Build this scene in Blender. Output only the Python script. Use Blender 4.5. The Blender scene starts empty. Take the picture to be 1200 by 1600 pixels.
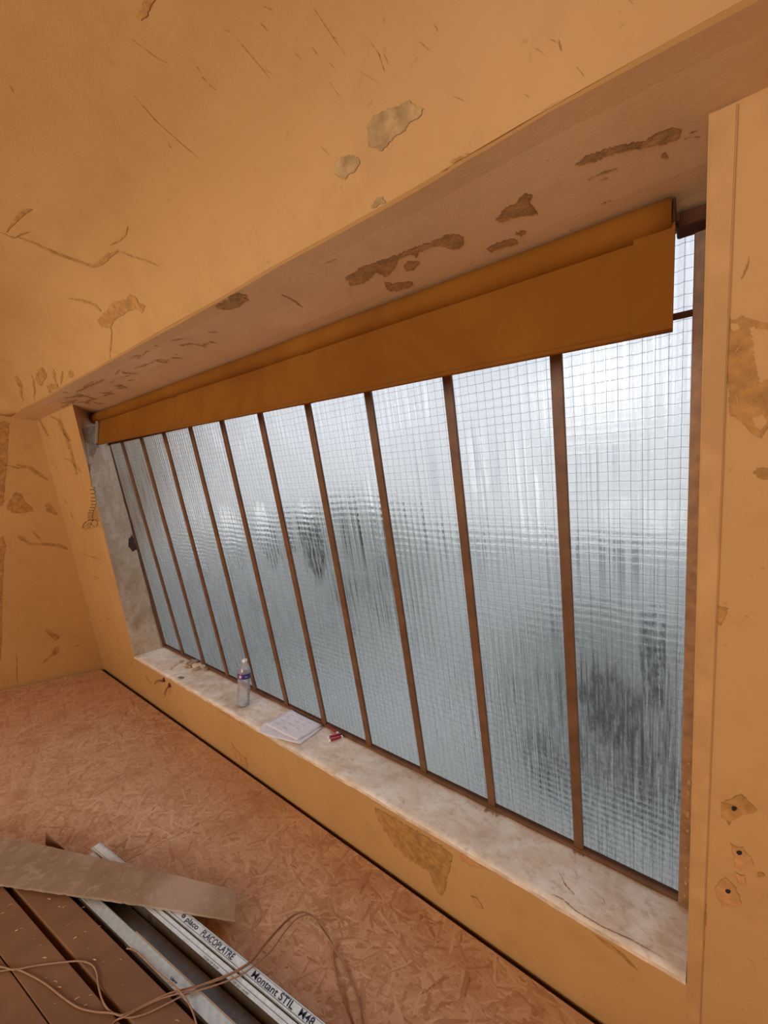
import bpy, bmesh, math, random
from mathutils import Vector, Matrix, noise
from mathutils.bvhtree import BVHTree
from mathutils.geometry import tessellate_polygon
random.seed(7)
S = bpy.context.scene
C = S.collection

# ------------------------------------------------------------------ camera
CAM = Vector((0, 0, 1.5))
FWD = Vector((-0.60800246, 0.79389668, 0.00781463))
RGT = Vector((0.79368553, 0.60753507, 0.03105506))
UPV = Vector((-0.01990685, -0.02508391, 0.99948713))
FPX = 620.914
cd = bpy.data.cameras.new('camera')
cam = bpy.data.objects.new('camera', cd)
C.objects.link(cam)
cam.matrix_world = Matrix.Translation(CAM) @ Matrix((RGT, UPV, -FWD)).transposed().to_4x4()
cd.sensor_fit = 'VERTICAL'
cd.sensor_height = 32
cd.lens = FPX / 1600 * 32
cd.clip_start = 0.02
S.camera = cam

# ------------------------------------------------------------------ world, lights, exposure
S.view_settings.view_transform = 'Standard'
S.view_settings.look = 'None'
S.view_settings.gamma = 1
S.view_settings.use_curve_mapping = False
S.view_settings.exposure = 0.0
S.cycles.use_denoising = True
S.cycles.max_bounces = 12
S.cycles.diffuse_bounces = 6
S.cycles.transmission_bounces = 8
S.cycles.transparent_max_bounces = 12
S.cycles.sample_clamp_indirect = 6
S.cycles.caustics_reflective = False
SKY = 1.50
w = bpy.data.worlds.new('overcast_sky'); S.world = w; w.use_nodes = True
nt = w.node_tree; nt.nodes.clear()
o_ = nt.nodes.new('ShaderNodeOutputWorld'); b_ = nt.nodes.new('ShaderNodeBackground')
tc = nt.nodes.new('ShaderNodeTexCoord'); sx = nt.nodes.new('ShaderNodeSeparateXYZ')
cr = nt.nodes.new('ShaderNodeValToRGB')
nt.links.new(tc.outputs['Generated'], sx.inputs[0]); nt.links.new(sx.outputs['Z'], cr.inputs[0])
cr.color_ramp.elements[0].position = 0.0; cr.color_ramp.elements[0].color = (0.70, 0.70, 0.76, 1)
cr.color_ramp.elements[1].position = 0.8; cr.color_ramp.elements[1].color = (0.70, 0.74, 0.98, 1)
# the sun stands veiled behind the cloud
dt = nt.nodes.new('ShaderNodeVectorMath'); dt.operation = 'DOT_PRODUCT'; dt.inputs[1].default_value = (-0.1577, 0.9429, 0.2934)
nt.links.new(tc.outputs['Generated'], dt.inputs[0])
gr = nt.nodes.new('ShaderNodeMapRange'); gr.interpolation_type = 'SMOOTHERSTEP'; gr.inputs['From Min'].default_value = 0.988; gr.inputs['From Max'].default_value = 1.0; gr.inputs['To Max'].default_value = 0.5
nt.links.new(dt.outputs['Value'], gr.inputs['Value'])
ga = nt.nodes.new('ShaderNodeVectorMath'); ga.operation = 'SCALE'; ga.inputs[0].default_value = (1.0, 0.95, 0.88); nt.links.new(gr.outputs[0], ga.inputs['Scale'])
gb = nt.nodes.new('ShaderNodeVectorMath'); gb.operation = 'ADD'; nt.links.new(cr.outputs[0], gb.inputs[0]); nt.links.new(ga.outputs[0], gb.inputs[1])
nt.links.new(gb.outputs[0], b_.inputs['Color']); b_.inputs['Strength'].default_value = SKY
nt.links.new(b_.outputs[0], o_.inputs['Surface'])

def area_light(name, loc, size, size_y, rot, energy, col):
    ld = bpy.data.lights.new(name, 'AREA'); ld.shape = 'RECTANGLE'
    ld.size = size; ld.size_y = size_y; ld.energy = energy; ld.color = col
    o = bpy.data.objects.new(name, ld); C.objects.link(o); o.location = loc; o.rotation_euler = rot
    return o
# added fill light, standing in for daylight from an unseen rear opening
area_light('fill_rear_opening', (-1.2, -2.95, 1.45), 3.4, 1.5, (math.radians(90), 0, 0), 92, (1.0, 0.95, 0.84))

# ------------------------------------------------------------------ helpers
def nw(mat):
    mat.use_nodes = True
    n = mat.node_tree; n.nodes.clear()
    return n, n.nodes, n.links
class N:
    """tiny node builder"""
    def __init__(s, name):
        s.m = bpy.data.materials.new(name); s.t, s.n, s.l = nw(s.m)
        s.out = s.n.new('ShaderNodeOutputMaterial')
    def add(s, typ, **kw):
        n = s.n.new(typ)
        for k, v in kw.items():
            if k.startswith('i_'):
                n.inputs[k[2:].replace('_', ' ')].default_value = v
            else: setattr(n, k, v)
        return n
    def set(s, sock, v):
        if hasattr(v, 'links') or isinstance(v, bpy.types.NodeSocket): s.l.new(v, sock)
        else: sock.default_value = v
    def coord(s, kind='Object', scale=(1, 1, 1), rot=(0, 0, 0), loc=(0, 0, 0)):
        t = s.n.new('ShaderNodeTexCoord'); m = s.n.new('ShaderNodeMapping')
        s.l.new(t.outputs[kind], m.inputs[0])
        m.inputs['Scale'].default_value = scale; m.inputs['Rotation'].default_value = rot; m.inputs['Location'].default_value = loc
        return m.outputs[0]
    def noise(s, vec, scale, detail=4, rough=0.55, dist=0.0):
        n = s.n.new('ShaderNodeTexNoise'); s.l.new(vec, n.inputs['Vector'])
        n.inputs['Scale'].default_value = scale; n.inputs['Detail'].default_value = detail
        n.inputs['Roughness'].default_value = rough; n.inputs['Distortion'].default_value = dist
        return n.outputs['Fac']
    def ramp(s, fac, stops):
        r = s.n.new('ShaderNodeValToRGB'); s.l.new(fac, r.inputs[0]); e = r.color_ramp.elements
        while len(e) < len(stops): e.new(0.5)
        for i, (p, c) in enumerate(stops):
            e[i].position = p; e[i].color = (c if isinstance(c, (tuple, list)) else (c, c, c)) + ((1,) if not isinstance(c, (tuple, list)) or len(c) == 3 else ())
        return r.outputs[0]
    def mix(s, fac, a, b, mode='MIX'):
        m = s.n.new('ShaderNodeMix'); m.data_type = 'RGBA'; m.blend_type = mode
        s.set(m.inputs[0], fac)
        for sock, v in ((m.inputs[6], a), (m.inputs[7], b)):
            if isinstance(v, tuple): v = v + (1,) if len(v) == 3 else v
            s.set(sock, v)
        return m.outputs[2]
    def math(s, op, a, b=0.0, c=None):
        m = s.n.new('ShaderNodeMath'); m.operation = op
        s.set(m.inputs[0], a); s.set(m.inputs[1], b)
        if c is not None: s.set(m.inputs[2], c)
        return m.outputs[0]
    def bump(s, h, strength=0.3, dist=0.01, normal=None):
        b = s.n.new('ShaderNodeBump'); s.l.new(h, b.inputs['Height'])
        b.inputs['Strength'].default_value = strength; b.inputs['Distance'].default_value = dist
        if normal is not None: s.l.new(normal, b.inputs['Normal'])
        return b.outputs[0]
    def principled(s, color, rough=0.6, metal=0.0, normal=None, **kw):
        p = s.n.new('ShaderNodeBsdfPrincipled')
        s.set(p.inputs['Base Color'], color + (1,) if isinstance(color, tuple) and len(color) == 3 else color)
        s.set(p.inputs['Roughness'], rough); s.set(p.inputs['Metallic'], metal)
        if normal is not None: s.l.new(normal, p.inputs['Normal'])
        for k, v in kw.items(): s.set(p.inputs[k.replace('_', ' ')], v)
        return p.outputs[0]
    def done(s, sh):
        s.l.new(sh, s.out.inputs['Surface']); return s.m

def simple(name, col, rough=0.6, metal=0.0, var=0.0, scale=30, bump=0.0, **kw):
    b = N(name); v = b.coord()
    c = col
    if var:
        f = b.noise(v, scale, 5)
        c = b.mix(b.ramp(f, [(0.35, 0.0), (0.7, 1.0)]), tuple(x * (1 - var) for x in col), tuple(min(1, x * (1 + var)) for x in col))
    nrm = b.bump(b.noise(v, scale * 4, 4), bump, 0.002) if bump else None
    return b.done(b.principled(c, rough, metal, nrm, **kw))

def mesh_obj(name, bm, mat, parent=None, smooth=False):
    me = bpy.data.meshes.new(name); bm.normal_update(); bm.to_mesh(me); bm.free()
    if smooth:
        for p in me.polygons: p.use_smooth = True
    if mat is not None:
        for m in (mat if isinstance(mat, list) else [mat]): me.materials.append(m)
    o = bpy.data.objects.new(name, me); C.objects.link(o)
    if parent is not None: o.parent = parent
    return o
def tag(o, label=None, cat=None, group=None, kind=None):
    if label: o['label'] = label
    if cat: o['category'] = cat
    if group: o['group'] = group
    if kind: o['kind'] = kind
    return o
def empty(name, loc=(0, 0, 0), rot=(0, 0, 0)):
    o = bpy.data.objects.new(name, None); C.objects.link(o); o.location = loc; o.rotation_euler = rot; o.empty_display_size = 0.05
    return o
def box(bm, a, b, bevel=0.0, M=None):
    a = Vector(a); b = Vector(b)
    vs = [bm.verts.new((x, y, z)) for x in (a.x, b.x) for y in (a.y, b.y) for z in (a.z, b.z)]
    fs = [(0, 1, 3, 2), (4, 6, 7, 5), (0, 4, 5, 1), (2, 3, 7, 6), (0, 2, 6, 4), (1, 5, 7, 3)]
    faces = [bm.faces.new([vs[i] for i in f]) for f in fs]
    geo = vs
    if bevel:
        ed = list({e for f in faces for e in f.edges})
        r = bmesh.ops.bevel(bm, geom=ed, offset=bevel, segments=2, affect='EDGES', profile=0.5)
        geo = list({v for f in r['faces'] for v in f.verts} | {v for v in vs if v.is_valid})
    if M is not None: bmesh.ops.transform(bm, matrix=M, verts=geo)
    return geo
def hexa(bm, P, cuts=0):
    """P: 8 points, 0-3 front loop, 4-7 the matching back loop"""
    v = [bm.verts.new(p) for p in P]
    for f in ((0, 1, 2, 3), (7, 6, 5, 4), (0, 4, 5, 1), (1, 5, 6, 2), (2, 6, 7, 3), (3, 7, 4, 0)):
        bm.faces.new([v[i] for i in f])
def fix_normals(bm): bmesh.ops.recalc_face_normals(bm, faces=bm.faces)
def tube(bm, pts, r, seg=6, cap=True):
    pts = [Vector(p) for p in pts]; rings = []
    up = None
    for i, p in enumerate(pts):
        t = (pts[min(i + 1, len(pts) - 1)] - pts[max(i - 1, 0)]).normalized()
        if up is None:
            up = t.orthogonal().normalized()
        up = (up - t * up.dot(t)).normalized(); s = t.cross(up)
        rr = r[i] if isinstance(r, (list, tuple)) else r
        rings.append([bm.verts.new(p + (up * math.cos(a) + s * math.sin(a)) * rr) for a in [2 * math.pi * k / seg for k in range(seg)]])
    for A, B in zip(rings, rings[1:]):
        for k in range(seg): bm.faces.new((A[k], A[(k + 1) % seg], B[(k + 1) % seg], B[k]))
    if cap: bm.faces.new(rings[0][::-1]); bm.faces.new(rings[-1])
def spline(pts, n=8):
    pts = [Vector(p) for p in pts]; out = []
    for i in range(len(pts) - 1):
        p0 = pts[max(i - 1, 0)]; p1 = pts[i]; p2 = pts[i + 1]; p3 = pts[min(i + 2, len(pts) - 1)]
        for k in range(n):
            t = k / n
            out.append(0.5 * ((2 * p1) + (p2 - p0) * t + (2 * p0 - 5 * p1 + 4 * p2 - p3) * t * t + (3 * p1 - p0 - 3 * p2 + p3) * t ** 3))
    out.append(pts[-1]); return out
def lathe(bm, prof, seg=24, sq=None):
    rings = []
    for r, z in prof:
        rings.append([bm.verts.new((r * math.cos(2 * math.pi * k / seg), r * math.sin(2 * math.pi * k / seg), z)) for k in range(seg)])
    for A, B in zip(rings, rings[1:]):
        for k in range(seg): bm.faces.new((A[k], A[(k + 1) % seg], B[(k + 1) % seg], B[k]))
    return rings

# where a line of sight of the survey photograph meets a real surface
def ray(x, y): return FWD + RGT * ((x - 600) / FPX) - UPV * ((y - 800) / FPX)
def on_z(x, y, z): r = ray(x, y); return CAM + r * ((z - CAM.z) / r.z)
LEAN = 0.29953
WY = 1.38665           # room face of the window wall where it meets the floor
GY = 1.64759           # room face of the glass, extended down to the floor
TH = math.atan(LEAN)
def wall_pt(x, z): return Vector((x, WY - LEAN * z, z))
def glass_pt(x, z): return Vector((x, GY - LEAN * z, z))
NRM = Vector((0, 1, LEAN)).normalized()      # outward normal of both
SZ = 0.362             # top of the sill
TZ = 2.115             # underside of the soffit

# ------------------------------------------------------------------ materials
def plaster(name, base, dark, lightc, bumps=0.35):
    b = N(name); v = b.coord()
    big = b.noise(v, 1.6, 3, 0.5, 0.4); mid = b.noise(v, 9, 5, 0.6); fine = b.noise(v, 160, 4, 0.6)
    c = b.mix(b.ramp(big, [(0.35, 0.0), (0.68, 1.0)]), base, lightc)
    c = b.mix(b.math('MULTIPLY', b.ramp(mid, [(0.52, 0.0), (0.78, 1.0)]), 0.35), c, dark)
    # small specks
    sp = b.ramp(b.noise(v, 42, 2, 0.5), [(0.70, 0.0), (0.76, 1.0)])
    c = b.mix(b.math('MULTIPLY', sp, 0.45), c, dark)
    h = b.math('ADD', b.math('MULTIPLY', mid, 0.9), b.math('MULTIPLY', fine, 0.14))
    n = b.bump(h, bumps, 0.006)
    return b.done(b.principled(c, 0.62, 0, n, Specular_IOR_Level=0.3))
M_wall = plaster('orange_painted_plaster', (0.53, 0.295, 0.102), (0.39, 0.19, 0.055), (0.58, 0.33, 0.122))
M_ceil = plaster('orange_painted_ceiling', (0.50, 0.28, 0.098), (0.38, 0.19, 0.06), (0.55, 0.315, 0.117), 0.35)
M_soff = plaster('pale_soffit_plaster', (0.68, 0.49, 0.28), (0.52, 0.35, 0.18), (0.74, 0.55, 0.33), 0.25)
M_trim = simple('orange_casing_paint', (0.53, 0.292, 0.105), 0.7, var=0.12, scale=12, bump=0.2)
def concrete(name, a, c2, stain):
    b = N(name); v = b.coord()
    f1 = b.noise(v, 7, 6, 0.65, 0.6); f2 = b.noise(v, 28, 6, 0.7, 0.3); f3 = b.noise(v, 3, 4, 0.6, 1.2)
    c = b.mix(b.ramp(f1, [(0.38, 0.0), (0.62, 1.0)]), a, c2)
    c = b.mix(b.math('MULTIPLY', b.ramp(f2, [(0.52, 0.0), (0.72, 1.0)]), 0.6), c, stain)
    c = b.mix(b.math('MULTIPLY', b.ramp(f3, [(0.5, 0.0), (0.7, 1.0)]), 0.55), c, stain)
    n = b.bump(b.math('ADD', f1, b.math('MULTIPLY', f2, 0.5)), 0.5, 0.008)
    return b.done(b.principled(c, 0.8, 0, n, Specular_IOR_Level=0.2))
M_reveal = concrete('raw_cement_render', (0.58, 0.41, 0.26), (0.74, 0.58, 0.42), (0.38, 0.25, 0.14))
M_sill = concrete('dusty_plastered_sill', (0.80, 0.65, 0.48), (0.95, 0.87, 0.74), (0.46, 0.31, 0.18))
M_sillnose = simple('pale_plaster_edge', (0.70, 0.52, 0.36), 0.7, var=0.25, scale=20, bump=0.4)
M_peel = simple('bare_ochre_plaster', (0.43, 0.215, 0.055), 0.8, var=0.28, scale=38, bump=0.6)
M_peel2 = simple('thin_ochre_plaster', (0.55, 0.27, 0.085), 0.8, var=0.2, scale=38, bump=0.5)
M_peelg = simple('bare_grey_plaster', (0.42, 0.27, 0.115), 0.8, var=0.3, scale=38, bump=0.6)
M_crack = simple('dark_crack', (0.38, 0.19, 0.06), 0.9, var=0.3, scale=60)
M_hole = simple('hole_dark', (0.02, 0.008, 0.01), 0.9)
M_gap = simple('dark_gap_brown', (0.05, 0.02, 0.01), 0.9)  # near-black brown of the subfloor, glass bead and reveal hole
def painted_steel():
    b = N('rusty_brown_paint'); v = b.coord()
    f = b.noise(v, 14, 6, 0.65); f2 = b.noise(v, 120, 4, 0.7)
    c = b.mix(b.ramp(f, [(0.35, 0.0), (0.7, 1.0)]), (0.12, 0.05, 0.018), (0.20, 0.09, 0.036))
    c = b.mix(b.math('MULTIPLY', b.ramp(f2, [(0.62, 0.0), (0.72, 1.0)]), 0.6), c, (0.10, 0.03, 0.01))
    return b.done(b.principled(c, 0.5, 0, b.bump(f2, 0.25, 0.002)))
M_steel = painted_steel()
M_postr = simple('brown_orange_paint', (0.36, 0.185, 0.08), 0.5, var=0.25, scale=30, bump=0.2)
M_header = simple('dark_stained_wood', (0.09, 0.026, 0.008), 0.85, var=0.3, scale=25, bump=0.2)
def osb():
    b = N('osb_strand_board'); v = b.coord()
    wn = b.n.new('ShaderNodeTexNoise'); wn.inputs['Scale'].default_value = 9; wn.inputs['Detail'].default_value = 3; b.l.new(v, wn.inputs['Vector'])
    wm = b.n.new('ShaderNodeVectorMath'); wm.operation = 'MULTIPLY_ADD'; wm.inputs[1].default_value = (0.035, 0.035, 0)
    b.l.new(wn.outputs['Color'], wm.inputs[0]); b.l.new(v, wm.inputs[2])
    best = None; col = None; edge = None
    for ang, sc, sd in ((12, (8.5, 78), 0), (75, (10, 72), 3.1), (-40, (9.5, 85), 7.7), (35, (11, 80), 12.3), (118, (10.5, 90), 17.9), (-10, (22, 140), 23.0)):
        r0 = b.n.new('ShaderNodeVectorRotate'); r0.rotation_type = 'Z_AXIS'; b.l.new(wm.outputs[0], r0.inputs['Vector']); r0.inputs['Angle'].default_value = math.radians(ang)
        m = b.n.new('ShaderNodeMapping'); b.l.new(r0.outputs[0], m.inputs[0]); m.inputs['Scale'].default_value = (sc[0], sc[1], 1); m.inputs['Location'].default_value = (sd, sd * 2, 0)
        vo = b.n.new('ShaderNodeTexVoronoi'); vo.inputs['Scale'].default_value = 1.0; vo.voronoi_dimensions = '2D'; b.l.new(m.outputs[0], vo.inputs['Vector'])
        sp = b.n.new('ShaderNodeSeparateColor'); b.l.new(vo.outputs['Color'], sp.inputs[0])
        gr = b.noise(m.outputs[0], 2.5, 2, 0.5)
        tone = b.math('MULTIPLY_ADD', gr, 0.35, b.math('MULTIPLY', sp.outputs[1], 0.8))
        top = b.math('MULTIPLY_ADD', vo.outputs['Distance'], -0.55, sp.outputs[0])
        if best is None: best, col = top, tone
        else:
            g = b.math('GREATER_THAN', top, best)
            mx = b.n.new('ShaderNodeMix'); mx.data_type = 'FLOAT'; b.l.new(g, mx.inputs[0]); b.l.new(col, mx.inputs[2]); b.l.new(tone, mx.inputs[3])
            col = mx.outputs[0]; best = b.math('MAXIMUM', top, best)
    c = b.ramp(col, [(0.10, (0.24, 0.11, 0.05)), (0.19, (0.46, 0.255, 0.135)), (0.44, (0.57, 0.35, 0.205)), (0.8, (0.64, 0.42, 0.26)), (1.0, (0.72, 0.51, 0.33))])
    big = b.noise(v, 1.3, 3, 0.5)
    c = b.mix(b.math('MULTIPLY', b.ramp(big, [(0.4, 0.0), (0.7, 1.0)]), 0.45), c, (0.56, 0.33, 0.18))
    st = b.noise(v, 5, 5, 0.65, 0.5)
    c = b.mix(b.math('MULTIPLY', b.ramp(st, [(0.50, 0.0), (0.72, 1.0)]), 0.5), c, (0.38, 0.18, 0.075))
    n = b.bump(b.math('ADD', best, b.math('MULTIPLY', col, 0.4)), 0.35, 0.002)
    return b.done(b.principled(c, 0.6, 0, n, Specular_IOR_Level=0.3))
M_osb = osb()
def fabric():
    b = N('brown_blind_cloth'); v = b.coord()
    f = b.noise(v, 2.6, 5, 0.6, 0.8); m = b.coord(scale=(900, 900, 900)); wv = b.noise(v, 500, 2)
    c = b.mix(b.ramp(f, [(0.35, 0.0), (0.68, 1.0)]), (0.235, 0.080, 0.010), (0.325, 0.122, 0.014))
    n = b.bump(b.math('ADD', wv, b.math('MULTIPLY', f, 2)), 0.25, 0.003)
    p = b.principled(c, 0.8, 0, n, Specular_IOR_Level=0.15)
    tr = b.n.new('ShaderNodeBsdfTranslucent'); tr.inputs[0].default_value = (0.40, 0.14, 0.015, 1)
    mx = b.n.new('ShaderNodeMixShader'); mx.inputs[0].default_value = 0.22
    b.l.new(p, mx.inputs[1]); b.l.new(tr.outputs[0], mx.inputs[2])
    return b.done(mx.outputs[0])
M_fab = fabric()
M_zinc = simple('galvanised_steel', (0.56, 0.63, 0.62), 0.42, 0.35, var=0.12, scale=60, bump=0.08)
M_web = simple('shade_browned_zinc_web', (0.20, 0.14, 0.095), 0.45, 0.7, var=0.15, scale=50, bump=0.08)  # dark brown puts shade and the boards' reflection into the web colour
M_zincw = simple('bright_galvanised_steel', (0.78, 0.86, 0.87), 0.4, 0.25, var=0.1, scale=60, bump=0.05)
M_ink = simple('blue_black_ink', (0.02, 0.03, 0.07), 0.6)
M_inkg = simple('faded_grey_ink', (0.30, 0.33, 0.36), 0.6)
M_blue = simple('blue_guide_line', (0.06, 0.16, 0.22), 0.6)
M_brown = simple('brown_coated_board', (0.215, 0.105, 0.048), 0.55, var=0.16, scale=7, bump=0.15)
M_edge = simple('brown_board_edge', (0.22, 0.10, 0.04), 0.7, var=0.2, scale=30)
def fibreboard():
    b = N('grey_fibreboard'); v = b.coord()
    f = b.noise(v, 7, 5, 0.65, 0.5); g = b.noise(v, 300, 3, 0.7); d = b.noise(v, 19, 6, 0.7, 0.8)
    c = b.mix(b.ramp(f, [(0.38, 0.0), (0.66, 1.0)]), (0.31, 0.205, 0.125), (0.39, 0.275, 0.185))
    c = b.mix(b.math('MULTIPLY', b.ramp(d, [(0.50, 0.0), (0.70, 1.0)]), 0.6), c, (0.56, 0.44, 0.35))
    e = b.n.new('ShaderNodeVectorMath'); e.operation = 'DISTANCE'; b.l.new(v, e.inputs[0]); e.inputs[1].default_value = DUST
    ee = b.math('ADD', e.outputs['Value'], b.math('MULTIPLY', b.math('SUBTRACT', d, 0.5), 0.25))
    c = b.mix(b.math('MULTIPLY', b.ramp(ee, [(0.07, 1.0), (0.15, 0.0)]), 0.6), c, (0.62, 0.49, 0.40))
    c = b.mix(b.math('MULTIPLY', g, 0.25), c, (0.20, 0.13, 0.08))
    return b.done(b.principled(c, 0.9, 0, b.bump(g, 0.5, 0.002), Specular_IOR_Level=0.1))
DUST = (0.36, 0.20, 0.0)
M_fibre = fibreboard()
M_cord = simple('tan_jute_cord', (0.36, 0.20, 0.11), 0.8, var=0.2, scale=200, bump=0.3)
M_paper = simple('white_paper', (0.88, 0.85, 0.88), 0.6, var=0.06, scale=25)
M_pencil = simple('pale_pencil_marks', (0.45, 0.43, 0.48), 0.7)
M_red = simple('dark_red_plastic', (0.33, 0.012, 0.022), 0.3)
M_white = simple('white_plastic', (0.85, 0.80, 0.74), 0.4)
M_chip = simple('plaster_crumbs', (0.42, 0.29, 0.19), 0.9, var=0.3, scale=60)
M_chip2 = simple('pale_plaster_crumbs', (0.66, 0.52, 0.38), 0.9, var=0.2, scale=60)
M_shav = simple('pale_wood_shaving', (0.88, 0.62, 0.38), 0.7)
M_dwire = simple('dark_annealed_wire', (0.035, 0.018, 0.012), 0.5, 0.4)
M_mesh = simple('wire_mesh_steel', (0.10, 0.11, 0.13), 0.45, 0.4)
M_label = simple('violet_blue_label', (0.05, 0.035, 0.22), 0.35)
M_pink = simple('pink_label_print', (0.85, 0.42, 0.33), 0.4)
def pet():
    b = N('clear_pet_plastic')
    g = b.n.new('ShaderNodeBsdfPrincipled'); g.inputs['Base Color'].default_value = (0.95, 0.95, 0.96, 1)
    g.inputs['Roughness'].default_value = 0.06; g.inputs['IOR'].default_value = 1.33; g.inputs['Transmission Weight'].default_value = 0.0
    g.inputs['Alpha'].default_value = 1
    t = b.n.new('ShaderNodeBsdfTransparent'); t.inputs[0].default_value = (0.93, 0.94, 0.96, 1)
    gl = b.n.new('ShaderNodeBsdfGlossy'); gl.inputs['Roughness'].default_value = 0.08; gl.inputs[0].default_value = (1, 1, 1, 1)
    df = b.n.new('ShaderNodeBsdfDiffuse'); df.inputs[0].default_value = (0.85, 0.84, 0.86, 1)
    lw = b.n.new('ShaderNodeLayerWeight'); lw.inputs[0].default_value = 0.35
    m1 = b.n.new('ShaderNodeMixShader'); m1.inputs[0].default_value = 0.26
    b.l.new(t.outputs[0], m1.inputs[1]); b.l.new(df.outputs[0], m1.inputs[2])
    m2 = b.n.new('ShaderNodeMixShader'); b.l.new(b.math('MULTIPLY', lw.outputs['Fresnel'], 0.9), m2.inputs[0])
    b.l.new(m1.outputs[0], m2.inputs[1]); b.l.new(gl.outputs[0], m2.inputs[2])
    return b.done(m2.outputs[0])
M_pet = pet()

def wired_glass(name, wipes=(), run=0.12):
    """cast wired glass, ribbed; a misty film of condensation with run marks and wiped spots.
    object coords of a pane: x across, z up the slope (0..1.84)"""
    b = N(name)
    t = b.n.new('ShaderNodeTexCoord'); oi = b.n.new('ShaderNodeObjectInfo')
    off = b.n.new('ShaderNodeVectorMath'); off.operation = 'MULTIPLY_ADD'
    cmb = b.n.new('ShaderNodeCombineXYZ'); rs = b.math('MULTIPLY', oi.outputs['Random'], 37.0)
    b.l.new(rs, cmb.inputs[0]); b.l.new(b.math('MULTIPLY', oi.outputs['Random'], 11.0), cmb.inputs[2])
    b.l.new(t.outputs['Object'], off.inputs[0]); off.inputs[1].default_value = (1, 1, 1); b.l.new(cmb.outputs[0], off.inputs[2])
    P = off.outputs[0]
    sep = b.n.new('ShaderNodeSeparateXYZ'); b.l.new(t.outputs['Object'], sep.inputs[0])
    X, Z = sep.outputs['X'], sep.outputs['Z']
    def mp(scale, src=P):
        m = b.n.new('ShaderNodeMapping'); b.l.new(src, m.inputs[0]); m.inputs['Scale'].default_value = scale; return m.outputs[0]
    # relief: a pillow in each 25 mm cell, long vertical ribs and horizontal ripples
    k = 2 * math.pi / 0.025
    wob = b.math('MULTIPLY', b.noise(mp((6, 1, 6)), 1, 2), 6.0)
    px = b.math('SINE', b.math('MULTIPLY_ADD', X, k, b.math('MULTIPLY', wob, 0.5)))
    pz = b.math('SINE', b.math('MULTIPLY_ADD', Z, k, wob))
    ribs = b.noise(mp((85, 1, 3.0)), 1, 3, 0.6)
    rip = b.noise(mp((5, 1, 60)), 1, 3, 0.6)
    fine = b.noise(mp((260, 1, 120)), 1, 2, 0.6)
    h = b.math('ADD', b.math('MULTIPLY', px, 0.15), b.math('MULTIPLY', pz, 0.13))
    h = b.math('ADD', h, b.math('MULTIPLY', b.math('MULTIPLY', ribs, b.ramp(Z, [(0.7, 2.0), (1.0, 0.7)])), 1.0)); h = b.math('ADD', h, b.math('MULTIPLY', rip, 0.32))
    h = b.math('ADD', h, b.math('MULTIPLY', fine, 0.25))
    nrm = b.bump(h, 0.9, 0.0022)
    # film of mist, thinned along the run marks
    runs = b.noise(mp((120, 1, 1.6)), 1, 2, 0.5, 0.3)
    zone = b.noise(mp((3.2, 1, 2.2)), 1, 3, 0.55)
    drops = b.noise(mp((120, 1, 46)), 1, 3, 0.7)
    m1 = b.math('MULTIPLY', b.ramp(runs, [(0.52, 0.0), (0.62, 1.0)]), b.ramp(zone, [(0.46, 0.0), (0.60, 1.0)]))
    m2 = b.math('MULTIPLY', b.ramp(drops, [(0.56, 0.0), (0.66, 1.0)]), b.ramp(zone, [(0.42, 0.15), (0.62, 1.0)]))
    band = b.ramp(b.math('ABSOLUTE', b.math('SUBTRACT', Z, 1.22)), [(0.12, 1.0), (0.32, 0.0)])
    m3 = b.math('MULTIPLY', b.ramp(runs, [(0.50, 0.0), (0.60, 1.0)]), b.math('MULTIPLY', band, b.ramp(b.noise(mp((7, 1, 1.5)), 1, 2), [(0.42, 0.0), (0.55, 1.0)])))
    low = b.ramp(Z, [(0.0, 1.0), (0.9, 0.0)])
    m4 = b.math('MULTIPLY', b.ramp(b.noise(mp((70, 1, 9)), 1, 4, 0.65, 0.6), [(0.50, 0.0), (0.64, 1.0)]), b.math('MULTIPLY', low, b.ramp(zone, [(0.38, 0.1), (0.55, 1.0)])))
    thin = b.math('MAXIMUM', b.math('MULTIPLY', m1, 0.85), b.math('MULTIPLY', m2, 0.5))
    thin = b.math('MAXIMUM', thin, b.math('MAXIMUM', m3, b.math('MULTIPLY', m4, 0.8)))
    for (x, z, rx, rz, amt) in wipes:
        wx = b.math('ADD', b.math('DIVIDE', b.math('SUBTRACT', X, x), rx), b.math('MULTIPLY', b.math('SUBTRACT', b.noise(mp((60, 1, 14)), 1, 3), 0.5), 1.6))
        wz = b.math('ADD', b.math('DIVIDE', b.math('SUBTRACT', Z, z), rz), b.math('MULTIPLY', b.math('SUBTRACT', b.noise(mp((40, 1, 10)), 1, 3), 0.5), 1.0))
        d = b.math('ADD', b.math('MULTIPLY', wx, wx), b.math('MULTIPLY', wz, wz))
        thin = b.math('MAXIMUM', thin, b.math('MULTIPLY', b.math('MULTIPLY', b.ramp(d, [(0.45, 1.0), (1.0, 0.0)]), amt), b.ramp(b.noise(mp((75, 1, 16)), 1, 3, 0.6), [(0.36, 0.25), (0.58, 1.0)])))
    low2 = b.ramp(Z, [(0.35, 1.0), (0.72, 0.35)])
    tt = b.ramp(b.math('MULTIPLY_ADD', b.noise(mp((190, 1, 4)), 1, 2, 0.6), 0.6, b.math('MULTIPLY', b.noise(mp((90, 1, 60)), 1, 3, 0.7), 0.4)), [(0.38, 0.0), (0.60, 1.0)])
    tex = b.math('SUBTRACT', 1.0, b.math('MULTIPLY', b.math('MULTIPLY', tt, low2), 0.55))
    film = b.math('MULTIPLY', b.math('MULTIPLY', b.math('SUBTRACT', 1.0, thin), tex), 0.84)
    ref = b.n.new('ShaderNodeBsdfRefraction'); ref.inputs['IOR'].default_value = 1.45; ref.inputs['Roughness'].default_value = 0.20
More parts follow.
